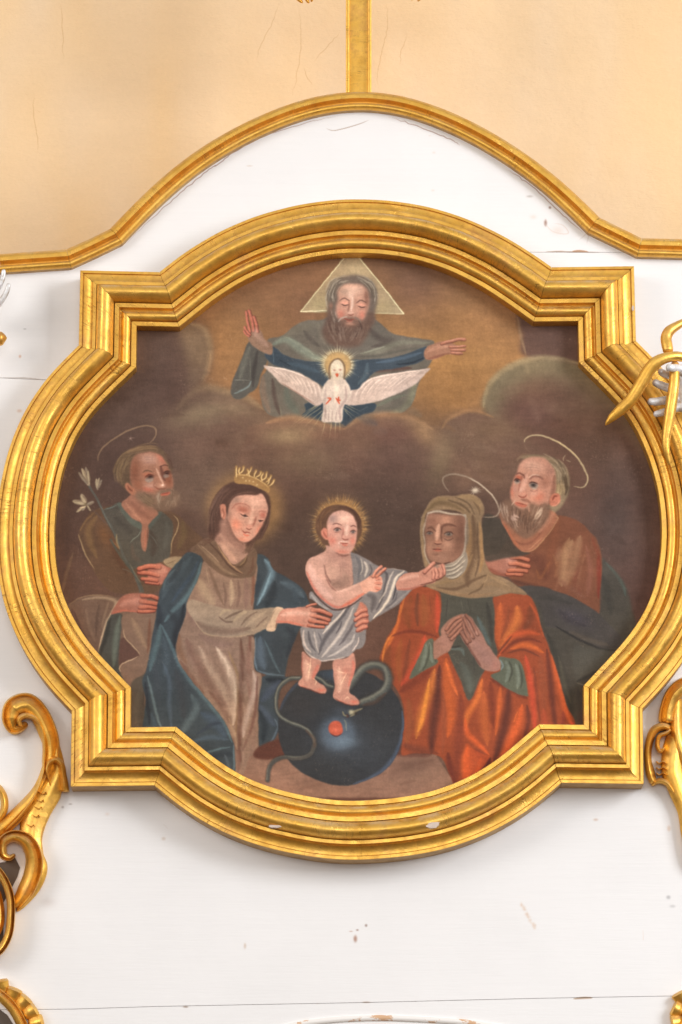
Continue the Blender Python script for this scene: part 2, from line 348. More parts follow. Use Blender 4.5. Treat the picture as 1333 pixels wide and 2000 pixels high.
def god():
    at(430, 490, 2.563)
    tr = f([(655, -12), (664, -12), (924, 318), (403, 306)], (164, 142, 112), 2, raw=True, keep=True)
    b(690, 80, 60, 60, (188, 166, 128), .6, clip=tr); b(820, 280, 70, 40, (170, 150, 112), .7, clip=tr); b(500, 270, 60, 50, (172, 156, 116), .6, clip=tr)
    s([(648, 6), (520, 160), (405, 304)], 5, (206, 196, 156), .9, .7, 'n'); s([(405, 304), (535, 298)], 5, (214, 206, 168), .9, .7, 'n')
    s([(672, 4), (800, 160), (920, 315)], 5, (216, 208, 164), .9, .7, 'n'); s([(770, 312), (920, 316)], 4, (204, 190, 148), .8, .7, 'n')
    G1, G2, G3 = (112, 104, 94), (86, 80, 76), (140, 140, 122)
    # hanging left sleeve of the mantle
    m = f([(140, 460), (118, 520), (88, 590), (64, 650), (54, 705), (72, 738), (110, 740), (150, 712), (188, 680), (205, 620), (240, 540), (235, 470), (180, 440)], (92, 88, 82), 2, keep=True)
    s([(150, 480), (120, 560), (100, 640)], 30, (122, 120, 108), .6, 1, clip=m); s([(190, 500), (170, 600), (165, 680)], 22, (66, 60, 58), .7, 1, clip=m)
    s([(62, 648), (110, 646), (156, 650)], 3, (168, 170, 156), .8); s([(70, 715), (105, 700), (140, 680), (158, 650)], 8, (128, 142, 136), .8, 1)
    s([(156, 650), (152, 590), (150, 520)], 4, (120, 118, 106), .7)
    # mantle body
    m = f([(240, 445), (310, 425), (370, 378), (430, 350), (510, 345), (560, 330), (740, 330), (800, 362), (860, 412), (930, 428), (1010, 440), (1072, 458), (1040, 520), (1062, 545), (1035, 590), (1005, 640), (985, 690), (978, 730), (950, 780), (900, 812), (800, 820), (640, 885), (480, 850), (330, 840), (250, 822), (215, 780), (200, 700), (205, 640), (235, 590), (240, 520)], G1, 2, keep=True)
    s([(300, 440), (380, 400), (470, 370), (520, 360)], 50, (124, 116, 102), .7, 1, clip=m)
    s([(420, 400), (450, 440), (500, 480)], 26, (90, 82, 76), .7, 1, clip=m); s([(490, 360), (505, 420), (530, 470)], 22, (134, 124, 108), .5, 1, clip=m)
    s([(260, 470), (330, 445), (400, 490), (480, 535), (560, 545)], 44, (134, 142, 126), .75, 1, clip=m)
    s([(330, 430), (400, 470), (470, 520)], 14, (152, 158, 140), .5, 1, clip=m)
    s([(740, 380), (800, 440), (860, 460), (760, 480)], 40, (90, 80, 74), .8, 1, clip=m)
    s([(700, 515), (800, 500), (900, 460), (1050, 462)], 30, (128, 124, 108), .8, 1, clip=m); s([(690, 530), (800, 524), (900, 500), (1010, 485)], 14, (96, 92, 84), .8, 1, clip=m)
    s([(720, 512), (790, 488), (830, 478)], 8, (158, 158, 138), .6, 1, clip=m)
    s([(215, 620), (218, 720), (250, 810)], 34, (134, 112, 96), .8, 1, clip=m); s([(262, 640), (275, 740), (300, 820)], 22, (88, 72, 66), .8, 1, clip=m)
    s([(330, 680), (350, 760), (400, 830)], 44, (104, 108, 98), .8, 1, clip=m); s([(300, 780), (310, 830)], 20, (128, 124, 106), .6, 1, clip=m)
    s([(950, 620), (970, 690), (930, 780), (850, 815)], 40, (134, 130, 106), .8, 1, clip=m); s([(860, 600), (900, 640), (860, 700), (820, 740)], 44, (92, 88, 80), .7, 1, clip=m)
    s([(780, 780), (860, 740), (930, 720)], 20, (112, 116, 100), .7, 1, clip=m); s([(760, 600), (850, 590), (960, 588)], 30, (92, 68, 62), .8, 1, clip=m)
    # blue robe
    B = (62, 76, 88)
    m = f([(225, 518), (262, 478), (320, 520), (400, 545), (500, 555), (600, 540), (690, 545), (780, 540), (860, 535), (950, 510), (1036, 480), (1024, 540), (960, 570), (870, 590), (790, 600), (740, 640), (700, 690), (600, 700), (540, 690), (470, 650), (400, 610), (300, 580), (255, 560)], B, 2, keep=True)
    s([(265, 500), (270, 560)], 16, (86, 110, 122), .8, 1, clip=m); s([(340, 560), (420, 580), (500, 610)], 26, (70, 92, 108), .7, 1, clip=m)
    s([(780, 560), (900, 540), (1010, 510)], 18, (78, 100, 120), .8, 1, clip=m); s([(880, 570), (960, 560), (1020, 535)], 10, (40, 48, 58), .7, 1, clip=m)
    s([(740, 560), (730, 620), (690, 670)], 22, (84, 104, 112), .7, 1, clip=m); s([(300, 545), (350, 575)], 18, (42, 52, 62), .7, 1, clip=m)
    m = f([(425, 765), (500, 755), (620, 770), (770, 762), (765, 805), (710, 820), (665, 850), (640, 884), (600, 862), (500, 850), (410, 830), (430, 800)], (54, 70, 82), 2, keep=True)
    s([(640, 850), (645, 790)], 30, (44, 56, 70), .8, 1, clip=m); s([(700, 800), (740, 780)], 24, (74, 92, 100), .7, 1, clip=m)
    # left hand raised
    m = f([(150, 400), (175, 390), (205, 400), (222, 440), (262, 470), (258, 520), (210, 505), (160, 470), (140, 440)], (150, 118, 98), 2, keep=True)
    s([(175, 420), (200, 440), (240, 480)], 30, (176, 140, 122), .7, 1, clip=m)
    for q, w in (([(150, 405), (136, 350), (132, 305)], 13), ([(168, 400), (158, 345), (146, 298)], 15), ([(188, 405), (182, 370), (168, 330)], 14), ([(150, 420), (132, 400), (124, 380)], 12), ([(145, 428), (128, 415), (120, 402)], 10)):
        s(np.array(q)+[3, 0], w*1.15, (110, 66, 56), .8, .5, 'n'); s(q, w*.85, (196, 118, 98), .95, .6, 'n')
    b(180, 405, 14, 20, (208, 160, 144), .6)
    # right hand stretched out
    m = f([(1030, 490), (1070, 465), (1110, 452), (1160, 460), (1190, 480), (1180, 515), (1130, 520), (1080, 540), (1040, 545), (1022, 530)], (160, 116, 94), 2, keep=True)
    s([(1040, 505), (1090, 480), (1150, 480)], 26, (188, 140, 116), .7, 1, clip=m); s([(1040, 540), (1110, 524), (1150, 515)], 14, (128, 80, 66), .6, 1, clip=m)
    for q, w in (([(1160, 508), (1190, 512), (1212, 512)], 13), ([(1160, 494), (1200, 496), (1226, 494)], 13), ([(1150, 478), (1190, 478), (1226, 476)], 12), ([(1110, 462), (1160, 450), (1190, 442), (1225, 440)], 15)):
        fing(q, w, (178, 116, 92), (112, 70, 58), (206, 150, 126))
    # head
    hd = f([(545, 300), (536, 240), (545, 190), (580, 145), (640, 122), (700, 122), (750, 145), (782, 190), (788, 250), (772, 310), (760, 370), (560, 370)], (112, 98, 88), 4, keep=True)
    hair([(560, 280), (550, 220), (580, 160), (640, 130)], 40, 9, 6, [(168, 156, 140), (104, 92, 82), (138, 126, 112)], .65)
    hair([(690, 132), (745, 160), (772, 210), (770, 280)], 40, 9, 6, [(160, 148, 132), (98, 86, 76), (130, 118, 104)], .65)
    fc = f([(590, 240), (592, 200), (620, 172), (660, 165), (710, 172), (742, 205), (746, 260), (738, 310), (715, 352), (650, 372), (600, 350), (580, 300)], (186, 140, 120), 4, keep=True)
    b(665, 195, 64, 34, (202, 166, 146), .85, clip=fc); b(620, 205, 24, 20, (158, 132, 116), .6, clip=fc); b(735, 240, 14, 60, (124, 86, 72), .7, clip=fc)
    b(606, 318, 18, 24, (204, 116, 96), .6, clip=fc); b(712, 322, 18, 24, (204, 118, 98), .6, clip=fc); b(655, 225, 16, 20, (208, 178, 160), .6, clip=fc)
    hair([(600, 160), (640, 150), (660, 160)], 10, 5, 4, [(168, 156, 140), (110, 96, 84)], .6)
    # beard
    bd = f([(540, 280), (560, 300), (572, 340), (600, 352), (620, 338), (650, 330), (690, 340), (718, 350), (735, 320), (765, 300), (775, 340), (750, 400), (722, 450), (690, 478), (620, 484), (560, 474), (528, 448), (512, 400), (530, 350)], (112, 86, 74), 8, .9, keep=True)
    hair([(560, 340), (570, 400), (600, 460)], 18, 14, 7, [(136, 112, 98), (92, 68, 58), (152, 130, 114)], .5, bd)
    hair([(700, 360), (700, 410), (670, 460)], 18, 14, 7, [(130, 104, 90), (88, 66, 58)], .5, bd)
    hair([(560, 290), (570, 330), (585, 360)], 14, 7, 5, [(170, 150, 134), (120, 98, 84)], .6)
    hair([(632, 370), (620, 400), (600, 420)], 10, 14, 6, [(150, 120, 104), (96, 70, 60)], .5)
    b(650, 365, 26, 12, (190, 140, 118), .8); b(650, 378, 20, 8, (120, 88, 74), .6)
    hair([(600, 380), (610, 420), (620, 460)], 16, 12, 8, [(164, 140, 124), (120, 96, 84)], .4, bd); hair([(690, 380), (680, 420), (650, 460)], 14, 12, 8, [(156, 132, 116), (110, 88, 76)], .4, bd)
    # features
    for x, y, a in ((626, 262, 0), (710, 272, 6)):
        s([(x-30, y-10+a*.2), (x-5, y-24), (x+26, y-12)], 7, (104, 76, 66), .8, .9)
        b(x, y-2, 22, 9, (214, 150, 128), .95); s([(x-22, y+4), (x, y+12), (x+22, y+6)], 5, (72, 50, 44), .9, .8)
        s([(x-20, y+16), (x, y+21), (x+18, y+16)], 4, (150, 104, 90), .6)
    s([(664, 232), (662, 270), (658, 300)], 12, (216, 186, 168), .7, 1); s([(648, 250), (646, 285), (640, 302)], 8, (140, 98, 82), .7, 1)
    b(655, 308, 14, 9, (214, 170, 150), .8); s([(638, 316), (656, 321), (674, 315)], 5, (128, 74, 62), .8)
    s([(620, 336), (645, 345), (674, 342)], 8, (142, 74, 62), .9, .8); s([(628, 350), (650, 354), (668, 350)], 6, (196, 120, 100), .6)
    s([(640, 328), (610, 336), (590, 356)], 9, (188, 172, 156), .7, .9); s([(672, 330), (694, 344), (706, 364)], 8, (128, 112, 100), .7, .9)
    s([(690, 345), (705, 370), (708, 395)], 5, (80, 62, 56), .7); s([(755, 235), (760, 260)], 8, (150, 140, 126), .6)
    b(556, 276, 10, 18, (150, 110, 92), .8)
def dove():
    at(430, 490, 2.563)
    # light disc and rays
    b(590, 570, 78, 74, (204, 164, 108), .95, 0, None, 6); b(590, 580, 40, 44, (160, 132, 96), .8)
    for i in range(64):
        a = i/64*2*np.pi+rng.randn()*.03; r0 = 68; r1 = 92+rng.rand()*50 if (np.sin(a) < .5) else 80+rng.rand()*20
        if r1 > 120 and rng.rand() < .4: r1 = 105
        s([(590+r0*np.cos(a), 572+r0*np.sin(a)), (590+r1*np.cos(a), 572+r1*np.sin(a))], 3.4, (216, 208, 176), .75, .8, 'e', raw=True)
    for x0, y0, x1, y1 in ((500, 770, 310, 910), (505, 785, 340, 900), (490, 770, 350, 870), (510, 800, 400, 900), (515, 810, 440, 920), (530, 850, 500, 960), (560, 860, 545, 960), (580, 860, 575, 950), (600, 855, 600, 930), (620, 790, 700, 850), (630, 780, 720, 830), (640, 775, 720, 810), (625, 800, 680, 860), (480, 775, 400, 820)):
        s([(x0, y0), (x1, y1)], 4, (196, 176, 134), .6, .9, 'e', raw=True)
    Wt = (188, 166, 154)
    lw = f([(218, 573), (260, 580), (330, 590), (400, 612), (450, 640), (490, 665), (512, 700), (515, 760), (480, 775), (440, 750), (400, 720), (350, 690), (300, 660), (265, 620), (240, 600)], Wt, 2, keep=True)
    rw = f([(1052, 588), (990, 596), (900, 608), (830, 618), (770, 632), (720, 658), (690, 690), (640, 700), (620, 720), (630, 770), (690, 772), (760, 760), (840, 735), (920, 700), (980, 665), (1020, 625)], Wt, 2, keep=True)
    for i in range(9):
        k = i/8
        s([(250+k*230, 585+k*80), (300+k*190, 625+k*90), (320+k*170, 655+k*110)], 8, (166, 142, 132), .35, .9, clip=lw)
        s([(262+k*230, 590+k*70), (310+k*190, 622+k*80), (340+k*170, 650+k*95)], 7, (222, 204, 190), .5, .9, clip=lw)
        s([(1030-k*330, 596+k*70), (960-k*290, 640+k*72), (900-k*240, 690+k*70)], 9, (166, 142, 132), .35, .9, clip=rw)
        s([(1010-k*320, 598+k*66), (940-k*280, 632+k*66), (880-k*230, 676+k*62)], 7, (222, 204, 190), .5, .9, clip=rw)
    s([(230, 577), (330, 594), (440, 635)], 7, (226, 208, 196), .8, .8); s([(1040, 592), (900, 612), (760, 640), (700, 690)], 7, (222, 202, 190), .7, .8)
    s([(300, 655), (400, 718), (480, 770)], 7, (150, 112, 100), .6)
    bd = f([(548, 640), (580, 636), (622, 640), (650, 680), (652, 730), (620, 780), (610, 855), (560, 858), (508, 850), (518, 780), (508, 730), (515, 680)], (194, 176, 162), 2, keep=True)
    s([(530, 680), (525, 760), (530, 840)], 14, (168, 146, 138), .6, 1, clip=bd); s([(570, 650), (585, 700), (575, 760)], 24, (226, 206, 184), .6, 1, clip=bd)
    s([(628, 680), (630, 740), (600, 790), (604, 850)], 14, (160, 134, 128), .6, 1, clip=bd)
    for x in (530, 550, 568, 588): s([(x, 790), (x-6, 830), (x-6, 855)], 5, (160, 134, 128), .6); s([(x+8, 790), (x+4, 850)], 5, (226, 208, 198), .6)
    h = f([(556, 612), (556, 570), (572, 548), (592, 545), (612, 560), (620, 590), (616, 625), (600, 645), (570, 642)], (198, 184, 164), 3, keep=True)
    b(588, 625, 30, 20, (176, 156, 138), .5)
    s([(550, 640), (548, 590), (562, 556), (590, 540), (614, 556), (626, 590), (622, 640)], 10, (120, 98, 80), .75, .8, 'n')
    b(574, 596, 6, 4, (150, 92, 80), .8); b(604, 594, 6, 4, (150, 92, 80), .8); f([(578, 614), (594, 614), (587, 632)], (196, 92, 66), 1)
    b(590, 580, 10, 12, (226, 212, 186), .6)
    for q in ([(535, 735), (555, 738), (545, 752), (530, 770)], [(553, 740), (540, 750)], [(540, 768), (550, 772)], [(580, 735), (588, 750), (600, 768)], [(596, 728), (592, 745), (604, 750)], [(604, 738), (590, 752)]):
        s(q, 8, (206, 82, 54), .9, .7)
def eye(x, y, w, lid, white=(172, 170, 164), iris=(60, 44, 38), up=0, dn=0, ang=0):
    """almond eye; up > 0 rolls the iris towards heaven"""
    c, n = np.cos(np.radians(ang)), np.sin(np.radians(ang))
    R = lambda dx, dy: (x+dx*c-dy*n, y+dx*n+dy*c)
    b(x, y, w*.62, w*.42, lid, .8, ang)
    f([R(-w/2, 2), R(-w*.2, -w*.2), R(w*.2, -w*.2), R(w/2, 2), R(w*.2, w*.2+dn), R(-w*.2, w*.2+dn)], white, 4, .7)
    b(x+dn*.0, y-up*w*.16, w*.2, w*.19, iris, .95)
    b(x-w*.05, y-up*w*.16-w*.06, w*.05, w*.05, (190, 184, 178), .8)
    s([R(-w*.58, 3), R(-w*.2, -w*.25), R(w*.25, -w*.24), R(w*.58, 4)], w*.13, (74, 48, 42), .85, .8)
    s([R(-w*.4, w*.27+dn), R(0, w*.38+dn), R(w*.4, w*.26+dn)], w*.09, (132, 92, 80), .5, 1)
def halo(pts, w, col, op=.85):
    s(pts, w, col, op, .8, 'b')
def star(x, y, r, n, col, w):
    for i in range(n):
        a = i/n*2*np.pi+.3; k = r*(.7+.5*rng.rand())
        s([(x, y), (x+k*np.cos(a), y+k*.9*np.sin(a))], w, col, .8, .9, 'e', raw=True)
def joachim():
    at(940, 820, 4.443)
    # dark cloak behind him
    at(940, 1050, 3.703)
    ck = f([(860, 170), (930, 200), (990, 270), (1050, 360), (1090, 520), (1120, 650), (1040, 760), (960, 860), (880, 1000), (800, 1080), (700, 1300), (690, 1420), (560, 1420), (470, 760), (320, 420), (280, 370), (420, 350), (560, 390), (840, 540)], (78, 72, 64), 6, keep=True)
    s([(900, 180), (985, 265), (1030, 340), (1045, 420)], 30, (86, 96, 86), .7, 1, clip=ck)
    s([(870, 260), (920, 420), (940, 560)], 60, (66, 62, 56), .7, 1, clip=ck); s([(1060, 420), (1085, 560), (1080, 680)], 50, (88, 82, 72), .6, 1, clip=ck)
    # robe
    rb = f([(160, 60), (200, 0), (240, -80), (330, -120), (560, -160), (700, -120), (790, -40), (840, 20), (868, 120), (874, 240), (862, 400), (848, 560), (760, 520), (640, 440), (560, 400), (440, 370), (330, 370), (240, 330), (190, 280), (60, 250)], (124, 78, 58), 4, keep=True)
    hood = [(640, -30), (560, 60), (500, 200), (540, 330)]
    s([(250, 140), (420, 180), (470, 300)], 120, (102, 62, 50), .7, 1, clip=rb)
    s([(560, -140), (520, 60), (480, 250)], 60, (132, 80, 58), .6, 1, clip=rb)
    for q, w, c, o in (([(660, 20), (620, 110), (600, 240), (585, 350)], 76, (172, 130, 96), .8), ([(720, -10), (690, 90), (660, 220), (610, 350)], 70, (162, 120, 90), .75), ([(640, 0), (604, 100), (600, 200)], 40, (170, 126, 92), .6), ([(520, 120), (550, 200), (530, 290)], 22, (146, 98, 70), .6), ([(760, 60), (790, 200), (780, 340), (770, 420)], 40, (140, 90, 72), .7), ([(400, 230), (430, 290), (500, 170)], 20, (150, 94, 62), .5), ([(700, 200), (690, 320), (720, 420)], 36, (120, 70, 54), .6), ([(850, 120), (855, 260), (850, 440)], 34, (124, 56, 44), .8), ([(800, 0), (840, 100), (850, 200)], 26, (132, 70, 52), .6), ([(200, 300), (330, 345), (500, 370)], 34, (92, 60, 50), .8), ([(560, 300), (640, 360), (760, 440)], 40, (128, 84, 66), .6)):
        s(q, w, c, o, 1, clip=rb)
    for i in range(26):
        x = 560+rng.rand()*200; y = 20+rng.rand()*280
        s([(x, y), (x-12, y+45), (x-26, y+90)], 20, jit((156, 112, 84), 10), .22, 1, clip=rb)
    # dark diagonal fold of the mantle across
    m = f([(270, 365), (420, 352), (540, 385), (660, 430), (780, 500), (850, 550), (940, 640), (1040, 760), (1000, 806), (900, 812), (780, 780), (660, 720), (560, 660), (470, 640), (440, 560), (400, 460)], (76, 70, 66), 3, keep=True)
    b(680, 580, 130, 50, (74, 68, 72), .9, 25, clip=m); s([(560, 520), (640, 600), (760, 640)], 40, (62, 56, 58), .6, 1, clip=m); s([(640, 680), (780, 740), (920, 780)], 40, (92, 82, 72), .7, 1, clip=m)
    s([(400, 440), (520, 440), (660, 480)], 40, (66, 62, 58), .7, 1, clip=m)
    s([(540, 640), (660, 710), (780, 772), (900, 812), (1000, 815)], 16, (50, 47, 44), .8, 1)
    f([(680, 770), (780, 800), (980, 830), (860, 950), (740, 1030), (690, 1040), (660, 900)], (84, 80, 72), 8, .8)
    s([(690, 1040), (780, 1000), (860, 960)], 30, (58, 55, 52), .8, 1); s([(690, 1050), (720, 1058), (750, 1070)], 8, (126, 118, 104), .7)
    s([(480, 700), (540, 860), (620, 1100), (660, 1300)], 60, (62, 58, 52), .7, 1); s([(560, 860), (600, 1040), (650, 1200)], 30, (94, 88, 74), .6, 1)
    s([(700, 1100), (720, 1240), (716, 1400)], 50, (64, 60, 58), .6, 1)
    # hand on the breast
    h = f([(20, 140), (100, 122), (180, 115), (240, 125), (260, 160), (250, 220), (200, 280), (130, 270), (60, 240), (36, 190)], (158, 106, 90), 2, keep=True)
    s([(40, 150), (110, 140), (200, 140)], 40, (178, 126, 112), .8, 1, clip=h); s([(50, 220), (120, 260), (200, 275)], 30, (128, 74, 58), .7, 1, clip=h)
    for q, w in (([(190, 262), (240, 262), (296, 268)], 24), ([(200, 235), (270, 235), (330, 240)], 28), ([(210, 185), (280, 190), (345, 208)], 30), ([(220, 140), (290, 145), (340, 162)], 28)):
        fing(q, w, (178, 98, 70), (96, 50, 40), (200, 122, 94))
    b(210, 165, 30, 34, (186, 134, 118), .6)
    # ---- head
    at(940, 820, 4.443)
    f([(20, 840), (160, 860), (240, 960), (300, 1100), (420, 1160), (200, 1200), (20, 1200)], (74, 66, 58), 6, .9)
    # collar and throat
    c = f([(170, 860), (230, 980), (290, 1080), (350, 1140), (410, 1146), (480, 1110), (560, 1020), (620, 940), (670, 860), (640, 800), (600, 780), (200, 800)], (158, 104, 80), 3, keep=True)
    s([(300, 1050), (360, 1080), (440, 1060), (520, 980), (600, 860)], 24, (126, 78, 62), .6, 1, clip=c)
    s([(200, 900), (260, 1010), (330, 1110)], 22, (176, 104, 76), .7, 1, clip=c); s([(640, 800), (560, 900), (500, 980)], 50, (176, 124, 100), .7, 1, clip=c)
    s([(340, 1138), (410, 1144), (480, 1108), (560, 1020), (630, 930), (668, 850)], 7, (184, 138, 100), .8, .8); s([(400, 1130), (460, 1090), (540, 1010)], 6, (196, 150, 116), .5)
    s([(640, 840), (668, 848), (660, 880)], 5, (178, 148, 110), .7)
    # back of the hair
    m = f([(340, 330), (420, 300), (540, 310), (640, 350), (730, 420), (768, 500), (766, 600), (740, 680), (690, 760), (640, 800), (590, 760), (600, 640), (560, 400)], (138, 118, 94), 6, keep=True)
    hair([(560, 320), (660, 380), (710, 470), (690, 580)], 40, 22, 12, [(166, 146, 120), (142, 122, 98), (106, 90, 74)], .55)
    hair([(660, 520), (680, 620), (650, 720)], 30, 18, 12, [(184, 158, 122), (148, 124, 92)], .55)
    hair([(730, 480), (750, 580), (720, 680)], 16, 10, 12, [(96, 78, 62)], .6)
    hair([(300, 360), (350, 310), (440, 300)], 10, 12, 7, [(118, 90, 72), (140, 114, 92)], .5)
    fc = f([(258, 600), (280, 520), (310, 460), (330, 390), (370, 345), (450, 320), (540, 330), (600, 380), (640, 450), (650, 540), (640, 640), (600, 720), (520, 780), (400, 800), (300, 760), (255, 690)], (182, 132, 112), 6, keep=True)
    b(450, 400, 100, 55, (200, 156, 136), .85, 12, clip=fc); b(600, 440, 40, 70, (150, 108, 94), .6, clip=fc); b(560, 540, 50, 50, (150, 100, 82), .6, clip=fc)
    s([(400, 470), (375, 560), (350, 640)], 40, (200, 152, 134), .8, 1, clip=fc); s([(360, 480), (340, 540), (325, 620)], 16, (146, 92, 78), .6, 1, clip=fc)
    b(500, 665, 50, 44, (190, 106, 84), .6, clip=fc); b(268, 620, 18, 50, (192, 106, 82), .6, clip=fc); b(460, 640, 40, 26, (196, 150, 132), .7, clip=fc)
    b(290, 600, 20, 30, (180, 132, 120), .6, clip=fc)
    s([(640, 480), (630, 600), (590, 740)], 40, (126, 84, 68), .6, 1, clip=fc)
    for dy in (0, 22, 44): s([(380, 400+dy), (440, 390+dy), (510, 400+dy)], 7, (168, 124, 106), .4, 1)
    # brows, eyes, nose, mouth
    s([(300, 480), (330, 462), (370, 480), (372, 510)], 16, (112, 70, 60), .8, .9); s([(420, 520), (450, 490), (500, 490), (545, 520)], 18, (132, 88, 76), .7, 1); s([(410, 505), (450, 478), (510, 482)], 9, (206, 172, 152), .7, 1)
    b(325, 500, 26, 18, (184, 90, 66), .8)
    f([(287, 538), (310, 524), (343, 535), (328, 553), (302, 555)], (158, 144, 132), 3, .75); b(314, 528, 17, 13, (48, 40, 40), .95); s([(283, 532), (310, 512), (345, 522)], 8, (66, 40, 36), .9)
    f([(415, 560), (450, 545), (495, 565), (482, 592), (450, 596), (424, 584)], (158, 144, 132), 3, .75); b(452, 566, 24, 17, (46, 40, 40), .95); s([(412, 556), (448, 540), (498, 560)], 9, (66, 42, 38), .9); b(462, 596, 24, 10, (166, 152, 140), .5)
    s([(415, 605), (455, 622), (500, 605)], 7, (140, 92, 80), .6)
    b(362, 640, 34, 22, (198, 138, 118), .9); b(345, 610, 12, 20, (214, 170, 152), .7); s([(325, 655), (350, 670), (385, 668), (400, 645)], 12, (140, 72, 58), .8, .9)
    s([(345, 690), (400, 700), (430, 720)], 26, (138, 92, 76), .7, 1)
    f([(296, 712), (330, 712), (370, 728), (402, 740), (380, 760), (340, 758), (305, 740)], (182, 106, 86), 3, .9); s([(300, 712), (345, 728), (400, 740)], 6, (110, 56, 48), .8)
    # ear
    f([(600, 740), (600, 680), (630, 640), (670, 640), (690, 670), (680, 720), (640, 750)], (184, 116, 94), 3); s([(620, 700), (635, 665), (662, 662)], 14, (128, 66, 52), .8, 1); s([(600, 755), (650, 740), (684, 700)], 10, (204, 142, 116), .7)
    # beard
    bd = f([(160, 840), (170, 760), (200, 700), (250, 690), (290, 740), (330, 770), (400, 765), (430, 720), (500, 740), (560, 720), (600, 760), (590, 840), (540, 920), (470, 990), (400, 1030), (340, 1010), (280, 960), (220, 900)], (120, 92, 76), 10, .9, keep=True)
    hair([(200, 720), (200, 800), (240, 880)], 30, 16, 9, [(150, 124, 106), (104, 78, 64), (172, 148, 130)], .5)
    hair([(290, 780), (290, 860), (330, 940)], 60, 30, 11, [(168, 140, 120), (128, 98, 82), (96, 70, 58)], .45, bd)
    hair([(520, 780), (480, 860), (430, 930)], 56, 26, 11, [(164, 138, 118), (132, 102, 84), (96, 70, 58)], .4, bd)
    hair([(400, 800), (390, 880), (390, 980)], 40, 36, 10, [(130, 100, 82), (84, 62, 52)], .5, bd)
    s([(300, 690), (280, 720), (262, 745)], 9, (196, 164, 142), .7); s([(410, 730), (415, 770), (420, 800)], 18, (172, 130, 110), .6, 1); hair([(530, 760), (500, 820), (440, 880)], 12, 8, 12, [(186, 162, 142)], .35)
    hair([(280, 820), (300, 850), (350, 860)], 10, 12, 16, [(184, 152, 136)], .5)
    # halo
    s([(375, 200), (380, 168), (430, 140), (500, 134), (580, 152), (680, 200), (780, 270), (850, 350), (900, 430), (926, 500), (915, 555), (870, 586), (800, 576)], 17, (178, 158, 124), .9, .6, 'b')
    s([(600, 158), (700, 210), (800, 285), (860, 360)], 10, (204, 182, 140), .7, .8); s([(372, 200), (390, 250), (430, 280)], 6, (138, 110, 90), .5)
    for q in ([(735, 300), (716, 330), (714, 360)], [(735, 345), (760, 355), (778, 366)], [(735, 345), (750, 365)], [(690, 330), (715, 322)]): s(q, 7, (172, 152, 124), .8, .9)
